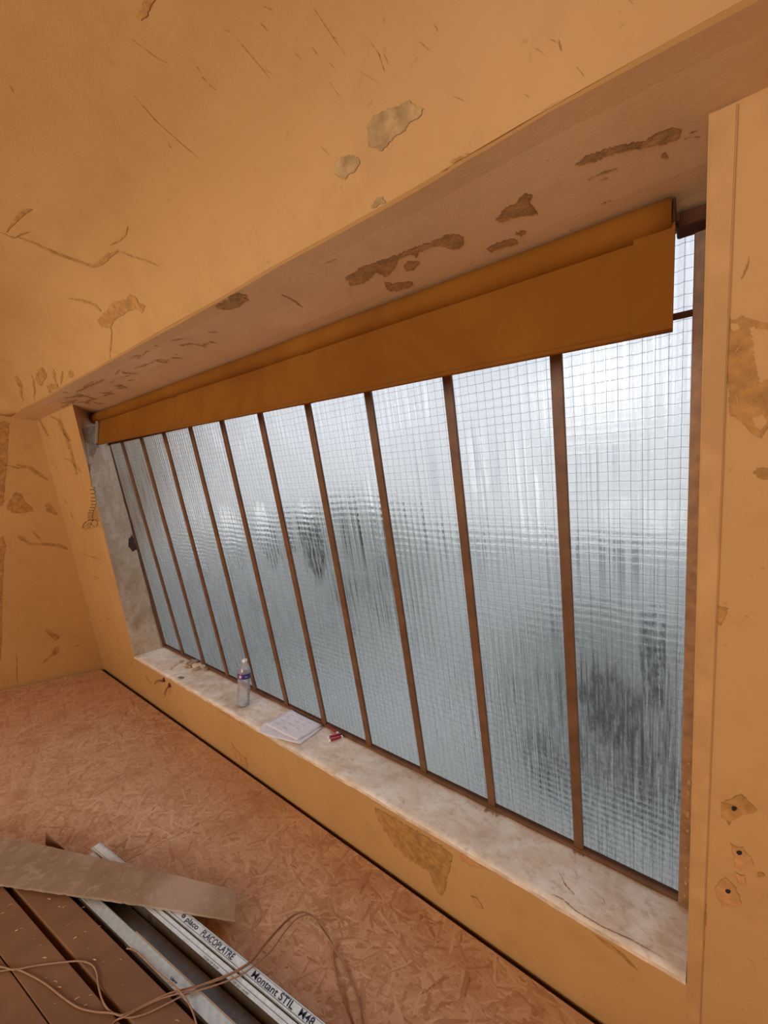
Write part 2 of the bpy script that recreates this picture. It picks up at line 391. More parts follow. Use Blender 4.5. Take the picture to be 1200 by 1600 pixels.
    ref.inputs[0].default_value = (0.93, 0.955, 0.95, 1); b.l.new(nrm, ref.inputs['Normal'])
    dip = b.math('MINIMUM', b.math('ADD', b.math('MULTIPLY', m3, 0.65), b.math('ADD', b.math('MULTIPLY', b.math('MULTIPLY', tt, low2), run), b.math('MULTIPLY', m4, run))), 0.8)  # dark refraction in the water runs, painted in as a tint
    fc = b.mix(dip, (0.965, 0.975, 0.92), (0.36, 0.38, 0.39)); b.l.new(fc, ref.inputs[0])
    tl = b.n.new('ShaderNodeBsdfRefraction'); tl.inputs['IOR'].default_value = 1.45; tl.inputs['Roughness'].default_value = 0.62; b.l.new(fc, tl.inputs[0]); b.l.new(nrm, tl.inputs['Normal'])
    gs = b.n.new('ShaderNodeBsdfGlossy'); gs.inputs['Roughness'].default_value = 0.12; b.l.new(nrm, gs.inputs['Normal'])
    lw = b.n.new('ShaderNodeFresnel'); lw.inputs[0].default_value = 1.4; b.l.new(nrm, lw.inputs['Normal'])
    a = b.n.new('ShaderNodeMixShader'); b.l.new(film, a.inputs[0]); b.l.new(ref.outputs[0], a.inputs[1])
    tr = b.n.new('ShaderNodeBsdfTranslucent'); b.l.new(b.mix(1.0, fc, (1.0, 1.0, 0.87), 'MULTIPLY'), tr.inputs[0]); b.l.new(nrm, tr.inputs['Normal'])
    fm = b.n.new('ShaderNodeMixShader'); fm.inputs[0].default_value = 0.52; b.l.new(tl.outputs[0], fm.inputs[1]); b.l.new(tr.outputs[0], fm.inputs[2]); b.l.new(fm.outputs[0], a.inputs[2])
    c = b.n.new('ShaderNodeMixShader'); b.l.new(b.math('MINIMUM', b.math('MULTIPLY', lw.outputs[0], 0.45), 0.2), c.inputs[0]); b.l.new(a.outputs[0], c.inputs[1]); b.l.new(gs.outputs[0], c.inputs[2])
    return b.done(c.outputs[0])
def outer_glass():
    b = N('glass_outer_face')
    r = b.n.new('ShaderNodeBsdfRefraction'); r.inputs['IOR'].default_value = 1.45; r.inputs['Roughness'].default_value = 0.02; r.inputs[0].default_value = (0.97, 0.985, 0.98, 1)
    return b.done(r.outputs[0])
M_gout = outer_glass()

# ------------------------------------------------------------------ setting
LW0, LWY, LWZ = -4.281, 0.1163, 0.2543     # left wall: X = LW0 + LWY*(Y-1.4) + LWZ*z
def left_x(y, z): return LW0 + LWY * (y - 1.4) + LWZ * z
targets = {}
def structure(name, bm, mat, smooth=False):
    fix_normals(bm)
    o = mesh_obj(name, bm, mat, smooth=smooth); o['kind'] = 'structure'
    return o
def bvh_of(o):
    bm = bmesh.new(); bm.from_mesh(o.data); t = BVHTree.FromBMesh(bm); bm.free(); return t

# floor: dark subfloor with strand boards laid on it
bm = bmesh.new(); box(bm, (-5.2, -3.1, -0.2), (2.0, 1.75, -0.020)); floor = structure('floor', bm, M_gap)
def osb_panel(quad, name='osb_panel'):
    bm = bmesh.new(); z0, z1 = -0.0195, 0.0
    hexa(bm, [Vector((x, y, z1)) for x, y in quad] + [Vector((x, y, z0)) for x, y in quad])
    fix_normals(bm)
    bmesh.ops.bevel(bm, geom=[e for e in bm.edges], offset=0.0015, segments=1, affect='EDGES')
    return mesh_obj(name, bm, M_osb, floor)
def seam_x(y): return -1.866 + 0.13 * (y - 0.70)
EY = WY - 0.008
def ledge(x): return EY - 0.014
osb_panel([(left_x(-0.45, 0) + .012, -0.45), (seam_x(-0.45) - .0012, -0.45), (seam_x(EY) - .0012, ledge(0)), (left_x(EY, 0) + .02, EY - 0.022)])
osb_panel([(seam_x(-0.45) + .0012, -0.45), (0.60, -0.45), (0.60, ledge(0)), (seam_x(EY) + .0012, ledge(0))])
osb_panel([(0.603, -0.45), (1.79, -0.45), (1.79, ledge(0)), (0.603, ledge(0))])
osb_panel([(left_x(-3, 0) + .012, -2.98), (-2.35, -2.98), (-2.35, -0.4525), (left_x(-0.45, 0) + .012, -0.4525)])
osb_panel([(-2.347, -2.98), (0.09, -2.98), (0.09, -0.4525), (-2.347, -0.4525)])
osb_panel([(0.093, -2.98), (1.79, -2.98), (1.79, -0.4525), (0.093, -0.4525)])

# window wall, four solids in one leaning shell
GB = NRM * 0.36
def wall_hexa(bm, pts, push=None):
    f = [wall_pt(*p) for p in pts]; hexa(bm, f + [p + (push or GB) for p in f])
bm = bmesh.new()
RFB, RFT = -3.335, -2.975      # left reveal, room edge bottom / top
RBB, RBT = -3.418, -3.325      # left reveal, glass edge bottom / top
# apron under the sill: level top
f = [wall_pt(-4.5, 0.0) - Vector((0, 0, .2)) + Vector((0, LEAN * .2, 0)), wall_pt(1.8, 0.0) - Vector((0, 0, .2)) + Vector((0, LEAN * .2, 0)), wall_pt(1.8, SZ - .012), wall_pt(-4.5, SZ - .012)]
hexa(bm, f + [Vector((p.x, 1.575, p.z)) for p in f])
# left strip with splayed reveal
f = [wall_pt(-4.5, SZ - .012), wall_pt(RFB, SZ - .012), wall_pt(RFT, 2.20), wall_pt(-4.5, 2.20)]
bk = [Vector((-4.5, 1.60, SZ - .012)), Vector((-3.48, 1.60, SZ - .012)), Vector((-3.50, 1.05, 2.20)), Vector((-4.5, 1.05, 2.20))]
hexa(bm, f + bk)
# right pier
f = [wall_pt(0.020, SZ - .012), wall_pt(1.8, SZ - .012), wall_pt(1.8, 2.20), wall_pt(0.012, 2.20)]
bk = [Vector((0.032, 1.60, SZ - .012)), Vector((1.8, 1.60, SZ - .012)), Vector((1.8, 1.05, 2.20)), Vector((0.024, 1.05, 2.20))]
hexa(bm, f + bk)
wall_front = structure('wall_window_side', bm, M_wall)
T_wall = bvh_of(wall_front)

# raw cement skin on the left reveal
bm = bmesh.new()
nx, nz = 10, 60
g = []
for j in range(nz + 1):
    row = []
    z = SZ + (TZ - SZ) * j / nz
    t = (z - SZ) / (2.20 - SZ)
    A = wall_pt(RFB + (RFT - RFB) * t, z); Bp = glass_pt(RBB + (RBT - RBB) * t, z)
    for i in range(nx + 1):
        s = i / nx
        p = A.lerp(Bp, s); q = noise.noise(p * 9) * 0.004 + noise.noise(p * 30) * 0.0015
        e = 0.010 + q if 0 < i else 0.003 + 0.3 * q
        row.append(bm.verts.new(p + Vector((e, -0.002 * (i == 0), 0))))
    g.append(row)
for j in range(nz):
    for i in range(nx): bm.faces.new((g[j][i], g[j][i + 1], g[j + 1][i + 1], g[j + 1][i]))
reveal = mesh_obj('reveal_render', bm, M_reveal, wall_front, True)
T_reveal = bvh_of(reveal)

# left wall
bm = bmesh.new()
def lp(y, z, dx=0): return Vector((left_x(y, z) + dx, y, z))
hexa(bm, [lp(1.75, -0.2), lp(-3.1, -0.2), lp(-3.1, 2.35), lp(1.75, 2.35), lp(1.75, -0.2, -.2), lp(-3.1, -0.2, -.2), lp(-3.1, 2.35, -.2), lp(1.75, 2.35, -.2)])
wall_left = structure('wall_left', bm, M_wall); T_left = bvh_of(wall_left)
# right and rear walls (behind the photographer), the rear one with an opening added for light
bm = bmesh.new(); box(bm, (1.8, -3.1, -0.2), (2.0, 1.8, 2.9)); structure('wall_right', bm, M_wall)
bm = bmesh.new()
box(bm, (-5.2, -3.2, -0.2), (2.0, -3.0, 0.65)); box(bm, (-5.2, -3.2, 2.25), (2.0, -3.0, 2.9))
box(bm, (-5.2, -3.2, 0.65), (-3.0, -3.0, 2.25)); box(bm, (0.6, -3.2, 0.65), (2.0, -3.0, 2.25))
structure('wall_rear', bm, M_wall)

# soffit of the lintel, slightly wavy front edge
SY = 0.612
bm = bmesh.new()
nxx = 120; rows = []
ys = [SY, SY + .006, SY + .05, SY + .14, SY + .24, SY + .32, 1.03]
for i in range(nxx + 1):
    x = -3.85 + (1.8 + 3.85) * i / nxx
    wv = noise.noise(Vector((x * 3, 0, 0))) * 0.006 + noise.noise(Vector((x * 14, 3, 0))) * 0.002
    r = []
    for j, y in enumerate(ys):
        zz = TZ + (0.004 if j == 0 else 0) + noise.noise(Vector((x * 2.5, y * 8, 5))) * 0.004
        r.append(bm.verts.new((x, y + (wv if j < 3 else 0), zz)))
    r.append(bm.verts.new((x, 1.03, TZ + .35))); r.append(bm.verts.new((x, SY + 0.12, TZ + .35)))
    rows.append(r)
for a, c in zip(rows, rows[1:]):
    n = len(a)
    for j in range(n): bm.faces.new((a[j], a[(j + 1) % n], c[(j + 1) % n], c[j])).material_index = 1 if j in (0, n - 1) else 0
bm.faces.new(rows[0]); bm.faces.new(rows[-1][::-1])
soffit = structure('trim_1', bm, [M_soff, M_ceil]); T_soff = bvh_of(soffit)

# ceiling: coved down to the soffit edge and to the left wall
PR = [(-1, 0), (0, 0), (.03, .07), (.07, .135), (.12, .19), (.2, .25), (.35, .315), (.6, .375), (1, .42), (2, .47), (6, .52)]
def prof(d):
    for (a, za), (c, zc) in zip(PR, PR[1:]):
        if d <= c:
            t = (d - a) / (c - a); return za + (zc - za) * t
    return PR[-1][1]
def ceil_pt(a, u):
    y = SY - a
    x = left_x(y, TZ) + 0.004 + u
    r = 0.22
    d = r - math.hypot(r - a, r - u) if a < r and u < r else min(a, u)
    # soft blend
    d2 = min(a, u); k = 0.25; hh = max(k - abs(a - u), 0) / k
    if not (a < r and u < r): d = d2 - hh * hh * k * 0.15
    wv = noise.noise(Vector((x * 3, 0, 0))) * 0.006 + noise.noise(Vector((x * 14, 3, 0))) * 0.002
    z = TZ + prof(d) + noise.noise(Vector((x * 1.6, y * 1.6, 2))) * 0.008 * min(1, max(a, 0) * 6)
    return Vector((x, y + wv * max(0, 1 - a * 8), z + (0.004 if a == 0 else 0)))
def spaced(mx):
    L = [0]; s = 0.012
    while L[-1] < mx: L.append(L[-1] + s); s = min(s * 1.13, 0.09)
    L[-1] = mx; return L
bm = bmesh.new()
A_ = spaced(3.65); U_ = spaced(6.2)
grid = [[bm.verts.new(ceil_pt(a, u)) for u in U_] for a in A_]
for i in range(len(A_) - 1):
    for j in range(len(U_) - 1):
        bm.faces.new((grid[i][j], grid[i][j + 1], grid[i + 1][j + 1], grid[i + 1][j]))
ceiling = structure('ceiling', bm, M_ceil, True)
T_ceil = bvh_of(ceiling)
# weatherproof outer roof slab over the plaster
bm = bmesh.new(); box(bm, (-5.4, -3.2, 2.75), (2.0, 1.06, 2.9)); box(bm, (-5.4, 0.95, 2.35), (2.0, 1.06, 2.76)); box(bm, (-5.5, -3.2, 2.2), (-4.05, 1.06, 2.9))
structure('trim_2', bm, M_soff)

# ------------------------------------------------------------------ window
win = empty('window_1', glass_pt(-3.4, 0.372), (TH, 0, 0)); win['kind'] = 'structure'
LEN = (2.150 - 0.372) * math.sqrt(1 + LEAN ** 2)
PIT = 0.3122; M0 = -3.0864 + 3.4         # first glazing bar, local x
bars = [M0 + PIT * i for i in range(10)]
BW = 0.030
edges = [0.0] + bars + [3.402]
# shared wire mesh (25 mm squares) of one pane
def wires_mesh(wd):
    bm = bmesh.new(); r = 0.00036
    n = int(wd / 0.025) + 1; nzc = int(LEN / 0.025)
    def rod(pts):
        prev = None
        for p in pts:
            p = Vector(p)
            cur = p
            if prev is not None:
                d = (cur - prev).normalized(); s = d.cross(Vector((0, 1, 0))).normalized() * r; y = Vector((0, r, 0))
                a = [bm.verts.new(prev + s), bm.verts.new(prev - y), bm.verts.new(prev - s)]
                c = [bm.verts.new(cur + s), bm.verts.new(cur - y), bm.verts.new(cur - s)]
                bm.faces.new((a[0], a[1], c[1], c[0])); bm.faces.new((a[1], a[2], c[2], c[1]))
            prev = cur
    for i in range(n):
        x = 0.010 + i * 0.025
        if x > wd - 0.004: break
        rod([(x + noise.noise(Vector((x * 9, j * .25, 1))) * 0.0012, -0.0004, LEN * j / 36) for j in range(37)])
    for j in range(nzc):
        z = 0.012 + j * 0.025
        pts = []
        m = int(wd / 0.00625)
        for i in range(m + 1):
            x = wd * i / m; ph = (x - 0.010) / 0.025
            pts.append((x, -0.0004, z - 0.0016 * abs(math.sin(math.pi * ph)) + noise.noise(Vector((x * 14, j * .7, 4))) * 0.0022 + x * 0.012))
        rod(pts)
    me = bpy.data.meshes.new('wire_mesh'); bm.to_mesh(me); bm.free(); me.materials.append(M_mesh)
    return me
WM = wires_mesh(PIT - 0.002)
M_g = wired_glass('wired_glass')
wipes = {4: [(0.14, 1.02, 0.12, 0.21, 0.9)], 5: [(0.15, 1.03, 0.10, 0.20, 0.9)], 6: [(0.17, 1.03, 0.09, 0.21, 1.0), (0.03, 1.03, 0.025, 0.06, 0.9)],
         9: [(0.07, 1.36, 0.035, 0.16, 0.6), (0.20, 0.30, 0.08, 0.16, 0.6)],
         10: [(0.21, 0.80, 0.035, 0.22, 0.85), (0.10, 0.60, 0.09, 0.16, 0.8), (0.20, 0.34, 0.10, 0.20, 0.55), (0.17, 1.20, 0.10, 0.06, 0.4)]}
for i in range(11):
    x0, x1 = edges[i], edges[i + 1]
    wd = x1 - x0
    bm = bmesh.new(); box(bm, (0.001, 0.0, 0), (wd - 0.001, 0.006, LEN))
    for f in bm.faces: f.material_index = 0 if f.normal.y < -0.5 or f.calc_center_median().y < 0.001 else 1
    fix_normals(bm)
    for f in bm.faces: f.material_index = 0 if f.calc_center_median().y < 0.001 else 1
    mat = M_g if i not in wipes else wired_glass('wired_glass_wiped', wipes[i], 0.34 if i == 10 else 0.2 if i == 9 else 0.12)
    p = mesh_obj('glass_pane', bm, [mat, M_gout], win); p.location = (x0, 0, 0)
    wm = bpy.data.objects.new('wire_mesh', WM); C.objects.link(wm); wm.parent = p; wm['kind'] = 'stuff'
    if i == 0: wm.scale = ((wd - .002) / (PIT - .002), 1, 1)
def bar(name, a, b, mat=M_steel, bev=0.0025):
    bm = bmesh.new(); box(bm, a, b, bev); fix_normals(bm); return mesh_obj(name, bm, mat, win)
for x in bars: bar('glazing_bar', (x - BW / 2, -0.014, 0.0), (x + BW / 2, -0.0005, LEN))
bm = bmesh.new(); hexa(bm, [Vector(p) for p in ((-0.030, -.022, 0), (0.012, -.022, 0), (0.094, -.022, LEN), (0.050, -.022, LEN), (-0.030, -.0005, 0), (0.012, -.0005, 0), (0.094, -.0005, LEN), (0.050, -.0005, LEN))])
fix_normals(bm); mesh_obj('frame_post', bm, M_steel, win)
bar('frame_post', (3.3985, -0.030, 0.0), (3.440, -0.0005, LEN), M_postr)
bar('bottom_rail', (-0.03, -0.020, -0.03), (3.436, -0.0005, 0.009))
bar('top_rail', (-0.03, -0.045, LEN - 0.035), (3.436, -0.0005, LEN + 0.02), M_header)
TR = (1.936 - 0.372) * math.sqrt(1 + LEAN ** 2)
bar('transom_bar', (0.0, -0.017, TR + 0.008), (3.42, -0.0145, TR + 0.022), M_header, 0)
# dirt drawn into the foot of the glass
bar('putty_bead', (0.0, -0.006, 0.009), (3.40, -0.0008, 0.016), M_gap, 0.001)
# flaking paint on the right post and transom end
bm = bmesh.new()
for k in range(9):
    z = 0.05 + 0.06 * k + random.uniform(-.02, .02); s = random.uniform(.004, .009)
    box(bm, (3.412, -0.0325, z), (3.412 + s, -0.0300, z + s * random.uniform(1, 3)), 0.0008)
mesh_obj('paint_flakes', bm, M_trim, win)['kind'] = 'stuff'

# plastered sill
bm = bmesh.new(); n1, n2 = 150, 12; g = []
for i in range(n1 + 1):
    t = i / n1; row = []
    x0 = RFB + (0.018 - RFB) * t; x1 = RBB + (0.03 - RBB) * t
    for j in range(n2 + 1):
        s = j / n2; y0 = WY - LEAN * SZ - .001; y1 = GY - LEAN * SZ + .004
        x = x0 + (x1 - x0) * s; y = y0 + (y1 - y0) * s
        z = SZ + noise.noise(Vector((x * 8, y * 8, 0))) * 0.0035 + noise.noise(Vector((x * 35, y * 35, 3))) * 0.0012 - (0.004 if j == 0 else 0)
        if j == 0: y += noise.noise(Vector((x * 20, 1, 0))) * 0.002
        row.append(bm.verts.new((x, y, z)))
    g.append(row)
for i in range(n1):
    for j in range(n2): bm.faces.new((g[i][j], g[i + 1][j], g[i + 1][j + 1], g[i][j + 1]))
    a, c = g[i][0], g[i + 1][0]
# nose strip down over the apron
for i in range(n1 + 1):
    a = g[i][0].co; h = 0.011 + 0.004 * noise.noise(Vector((a.x * 12, 7, 0)))
    g[i].append(bm.verts.new((a.x, a.y - 0.0025 + h * LEAN * .8, a.z - h)))
for i in range(n1):
    f = bm.faces.new((g[i][0], g[i][-1], g[i + 1][-1], g[i + 1][0])); f.material_index = 1
sill = mesh_obj('trim_3', bm, [M_sill, M_sillnose], smooth=True); sill['kind'] = 'structure'
T_sill = bvh_of(sill)

# casing strip along the pier edge
bm = bmesh.new()
f = [wall_pt(0.014, TZ - .002), wall_pt(0.045, TZ - .002), wall_pt(0.050, 0.0), wall_pt(0.023, 0.0)]
hexa(bm, [p - NRM * 0.006 for p in f] + [p + NRM * 0.004 for p in f]); fix_normals(bm)
bmesh.ops.bevel(bm, geom=list(bm.edges), offset=0.002, segments=2, affect='EDGES')
casing = mesh_obj('trim_4', bm, M_trim); casing['kind'] = 'structure'

# ------------------------------------------------------------------ peeled paint and cracks, lying on the real surfaces
def jag(poly, amp, step, seed):
    out = []
    n = len(poly)
    for i in range(n):
        a = Vector(poly[i]); c = Vector(poly[(i + 1) % n]); L = (c - a).length; m = max(1, int(L / step))
        nr = Vector((-(c - a).y, (c - a).x)).normalized() if L else Vector((0, 0))
        for k in range(m):
            p = a.lerp(c, k / m)
            w_ = noise.noise(Vector((p.x * .35, p.y * .35, seed))) * amp * 1.3 + noise.noise(Vector((p.x * .83, p.y * .83, seed + 9))) * amp * .9
            out.append(p + nr * w_)
    return out
def decal(poly, tree, mat, parent, name='peeled_patch', amp=2.2, step=3, off=0.0012, seed=0.0, rim=True):
    pts = jag(poly, amp, step, seed)
    if name == 'peeled_patch' and rim:
        m = len(pts); area = sum(pts[i].x * pts[(i + 1) % m].y - pts[(i + 1) % m].x * pts[i].y for i in range(m)); sg = 1 if area > 0 else -1
        ex = []
        for i in range(m):
            t = (pts[(i + 1) % m] - pts[i - 1]); t = t.normalized() if t.length else t
            ex.append(tuple(pts[i] + Vector((t.y, -t.x)) * sg * (0.5 + 0.9 * abs(noise.noise(Vector((pts[i].x * .2, pts[i].y * .2, 3)))))))
        decal(ex, tree, M_crack, parent, 'patch_rim', amp=0, off=off * .55, rim=False)
    bm = bmesh.new()
    vs = [bm.verts.new((p.x, p.y, 0)) for p in pts]
    try: tris = tessellate_polygon([[Vector((p.x, p.y, 0)) for p in pts]])
    except Exception: bm.free(); return
    for t in tris:
        try: bm.faces.new([vs[i] for i in t])
        except ValueError: pass
    for _ in range(3):
        long = [e for e in bm.edges if e.calc_length() > 14]
        if not long: break
        bmesh.ops.subdivide_edges(bm, edges=long, cuts=1); bmesh.ops.triangulate(bm, faces=[f for f in bm.faces if len(f.verts) > 3])
    dead = []
    for v in bm.verts:
        d = ray(v.co.x, v.co.y).normalized(); h = tree.ray_cast(CAM, d)
        if h[0] is None: dead.append(v)
        else:
            n = h[1] if h[1].dot(d) < 0 else -h[1]
            v.co = h[0] + n * off
    bmesh.ops.delete(bm, geom=dead, context='VERTS')
    if not bm.faces: bm.free(); return
    for f in bm.faces:
        f.normal_update()
        if f.normal.dot(f.calc_center_median() - CAM) > 0: f.normal_flip()
    return mesh_obj(name, bm, mat, parent)
def crack(line, wd, tree, mat, parent, name='crack', **k):
    P = [Vector(p) for p in line]; L, R = [], []
    for i, p in enumerate(P):
        t = (P[min(i + 1, len(P) - 1)] - P[max(i - 1, 0)]).normalized(); n = Vector((-t.y, t.x))
        ww = (wd[i] if isinstance(wd, (list, tuple)) else wd * (0.35 if i in (0, len(P) - 1) else 1)) / 2
        L.append(p + n * ww); R.append(p - n * ww)
    return decal([tuple(p) for p in L + R[::-1]], tree, mat, parent, name, amp=min(1.2, (wd if not isinstance(wd, (list, tuple)) else max(wd)) * .5), step=2.5, **k)
def ell(cx, cy, rx, ry, rot=0, n=12):
    c, s = math.cos(math.radians(rot)), math.sin(math.radians(rot))
    return [(cx + rx * math.cos(a) * c - ry * math.sin(a) * s, cy + rx * math.cos(a) * s + ry * math.sin(a) * c) for a in [2 * math.pi * k / n for k in range(n)]]
D = decal; CK = crack
# ceiling
for q in ([(575, 196), (585, 180), (605, 172), (625, 165), (640, 157), (648, 166), (662, 170), (655, 185), (640, 190), (632, 205), (618, 212), (610, 222), (596, 236), (588, 230), (576, 228)],
          [(522, 258), (532, 246), (545, 243), (556, 243), (563, 252), (556, 266), (546, 272), (540, 280), (530, 276), (521, 268)],
          [(581, 322), (587, 312), (597, 308), (602, 314), (598, 326), (588, 330), (581, 333)]):
    D(q, T_ceil, M_peelg, ceiling, seed=q[0][0])
for q in ([(222, 4), (232, -6), (242, -2), (238, 8), (232, 18), (228, 26), (220, 32), (214, 26), (217, 18), (224, 16)],
          [(152, 500), (165, 488), (176, 474), (196, 468), (202, 461), (212, 464), (217, 474), (227, 478), (222, 488), (214, 482), (203, 486), (190, 492), (176, 504), (172, 512), (160, 510), (155, 506)],
          [(698, 262), (706, 252), (722, 244), (742, 236), (748, 234), (744, 240), (724, 252), (708, 260)],
          [(56, 592), (60, 578), (66, 574), (71, 584), (70, 594), (65, 602), (60, 600)],
          [(75, 605), (80, 600), (91, 600), (92, 606), (86, 614), (78, 613)], [(106, 584), (110, 578), (115, 584), (112, 590), (107, 589)]):
    D(q, T_ceil, M_peel, ceiling, seed=q[0][0])
for l, wd in (([(10, 362), (24, 344), (38, 330), (50, 327)], [1, 6, 7, 2]), ([(0, 362), (22, 372), (32, 366), (46, 362)], 2), ([(28, 370), (50, 378), (80, 392), (110, 404), (145, 416), (158, 410), (172, 398), (184, 392)], [2, 3, 4, 4, 4, 9, 8, 2]),
              ([(170, 384), (186, 376), (196, 366), (200, 354)], 3), ([(182, 390), (205, 400), (232, 408), (248, 416)], 2), ([(108, 466), (132, 470), (148, 476), (158, 486)], 4),
              ([(172, 505), (175, 520), (173, 540), (172, 560)], 2), ([(24, 588), (30, 598), (33, 610), (36, 628)], [4, 7, 4, 1]), ([(50, 586), (52, 596), (54, 612), (53, 625)], 3), ([(83, 576), (85, 586), (87, 598)], 5),
              ([(98, 580), (97, 590), (95, 600)], 4), ([(873, 62), (875, 72), (877, 80)], 3), ([(185, 574), (184, 562), (186, 552)], 2), ([(205, 60), (245, 90), (262, 98)], 0.9), ([(208, 148), (245, 190), (290, 230), (310, 246)], 0.9),
              ([(370, 60), (400, 96), (425, 126)], 0.9), ([(490, 12), (516, 52), (540, 86)], 0.9), ([(515, 128), (530, 150)], 0.9), ([(560, 110), (590, 128)], 0.9), ([(575, 60), (592, 84), (600, 110)], 0.9)):
    CK(l, wd, T_ceil, M_crack if (max(wd) if isinstance(wd, list) else wd) < 3 else M_peel, ceiling, seed=l[0][0])
# soffit
for q in ([(540, 434), (560, 420), (582, 412), (600, 405), (616, 400), (640, 390), (662, 382), (685, 374), (700, 366), (712, 366), (724, 370), (722, 384), (706, 390), (694, 384), (676, 384), (655, 392), (650, 402), (640, 396), (622, 404), (616, 420), (600, 432), (588, 424), (570, 440), (548, 446)],
          [(632, 412), (644, 408), (656, 410), (646, 420), (634, 424)], [(775, 344), (788, 326), (806, 318), (818, 304), (832, 304), (826, 316), (840, 334), (822, 336), (800, 340), (784, 346)],
          [(898, 258), (916, 244), (950, 232), (990, 222), (1010, 220), (1030, 206), (1050, 200), (1064, 202), (1060, 216), (1036, 224), (1012, 228), (992, 232), (960, 238), (930, 250)],
          [(1032, 246), (1038, 238), (1044, 246)], [(760, 388), (782, 378), (804, 372), (808, 380), (784, 386), (764, 392)], [(805, 366), (816, 360), (822, 362), (814, 368)],
          [(336, 478), (352, 470), (372, 464), (388, 468), (376, 476), (362, 482), (348, 484)], [(356, 464), (370, 458), (386, 462), (374, 468), (360, 468)],
          [(600, 440), (616, 444), (638, 440), (645, 444), (622, 454), (606, 452)]):
    D(q, T_soff, M_peelg, soffit, seed=q[0][0])
for l, wd in (([(690, 268), (700, 262)], 2), ([(918, 280), (940, 270), (965, 262)], 2.5), ([(935, 283), (950, 276)], 3), ([(940, 318), (955, 312)], 3), ([(1070, 216), (1095, 212)], 2.5), ([(1076, 208), (1092, 202)], 3),
              ([(440, 460), (460, 470), (472, 480)], 2), ([(280, 540), (300, 536)], 4), ([(210, 575), (240, 566)], 3), ([(190, 590), (215, 582)], 2.5), ([(120, 612), (150, 598), (165, 592)], 2.5), ([(100, 622), (130, 618), (150, 624)], 2.5),
              ([(130, 604), (145, 596)], 3), ([(95, 630), (118, 628)], 3), ([(170, 560), (176, 556)], 3), ([(505, 412), (525, 404)], 1.5), ([(848, 398), (858, 394)], 2), ([(620, 272), (640, 262)], 1)):
    CK(l, wd, T_soff, M_peelg, soffit, seed=l[0][0] * .37)
rs = random.Random(5)
for k in range(34):
    x = rs.uniform(95, 330); y = 640 - (x - 60) * 0.40 + rs.uniform(-14, 22) - 18 * (x > 200)
    L = rs.uniform(7, 24); a = rs.uniform(-.75, .25)
    CK([(x, y), (x + L * .5 * math.cos(a), y + L * .5 * math.sin(a) + rs.uniform(-2, 2)), (x + L * math.cos(a), y + L * math.sin(a))], rs.uniform(1.0, 2.6), T_soff, M_peelg, soffit, seed=k * 1.3)
for k in range(26):
    x = rs.uniform(0, 1100); y = rs.uniform(0, 250); L = rs.uniform(8, 22); a = rs.uniform(.3, 1.2)
    CK([(x, y), (x + L * .5 * math.cos(a) + 1, y + L * .5 * math.sin(a)), (x + L * math.cos(a), y + L * math.sin(a))], 0.9, T_ceil, M_crack, ceiling, seed=k * 2.1)
# left wall
for q in ([(12, 788), (20, 776), (26, 768), (34, 774), (38, 784), (48, 790), (51, 798), (38, 801), (24, 802), (12, 797)],
          [(0, 660), (6, 658), (14, 662), (12, 690), (10, 730), (6, 770), (4, 790), (-4, 790), (-4, 660)], [(-4, 840), (4, 838), (8, 850), (5, 880), (3, 930), (2, 980), (1, 1030), (-4, 1030)],
          [(71, 788), (76, 786), (84, 796), (90, 804), (80, 802), (73, 797)], [(70, 984), (82, 988), (94, 996), (88, 1000), (76, 992)], [(84, 1014), (91, 1010), (92, 1018), (78, 1028), (66, 1036), (80, 1022)]):
    D(q, T_left, M_peel, wall_left, seed=q[0][0], amp=1.8)
for l, wd in (([(8, 726), (22, 730), (34, 732)], 3), ([(26, 726), (44, 730), (60, 740), (74, 750)], [2, 6, 6, 2]), ([(28, 838), (36, 842), (46, 850), (70, 850), (92, 852), (106, 858)], [5, 6, 3, 4, 5, 3]), ([(50, 830), (58, 838), (64, 846)], 3), ([(26, 1020), (26, 1050), (27, 1068)], 2), ([(33, 772), (46, 772)], 2),
              ([(103, 1051), (106, 1049)], 4), ([(116, 1010), (122, 1008)], 3)):
    CK(l, wd, T_left, M_peel, wall_left, seed=l[0][0])
# window wall
for q in ([(1124, 545), (1128, 534), (1136, 528), (1140, 508), (1132, 500), (1140, 496), (1148, 500), (1160, 494), (1175, 500), (1190, 504), (1206, 506), (1206, 640), (1200, 668), (1190, 684), (1178, 680), (1166, 668), (1158, 656), (1142, 648), (1138, 630), (1140, 610), (1137, 592), (1124, 582), (1121, 572)],
          [(1176, 738), (1186, 731), (1206, 733), (1206, 752), (1190, 748)], [(1110, 948), (1122, 946), (1138, 950), (1132, 962), (1126, 978), (1116, 968)],
          [(585, 1262), (606, 1272), (632, 1288), (662, 1306), (690, 1322), (706, 1336), (704, 1352), (698, 1372), (696, 1392), (690, 1400), (682, 1390), (676, 1378), (672, 1362), (652, 1350), (636, 1340), (618, 1322), (602, 1298)],
          [(720, 1332), (744, 1346), (762, 1356), (738, 1354), (722, 1344)], [(735, 1398), (744, 1402), (756, 1420), (748, 1416)], [(362, 1160), (370, 1174), (384, 1184), (388, 1198), (374, 1190), (366, 1178)], [(340, 1106), (360, 1112), (385, 1130), (378, 1134), (370, 1124), (350, 1116)],
          [(1148, 1245), (1158, 1241), (1170, 1252), (1182, 1264), (1172, 1270), (1160, 1272), (1144, 1282), (1140, 1290), (1136, 1282), (1128, 1276), (1127, 1254)],
          [(1092, 1400), (1102, 1404), (1104, 1440), (1096, 1460), (1100, 1478), (1090, 1490), (1088, 1450)]):
    D(q, T_wall, M_peel if q[0][0] not in (362, 340, 720, 735) else M_peel2, wall_front, seed=q[0][0])
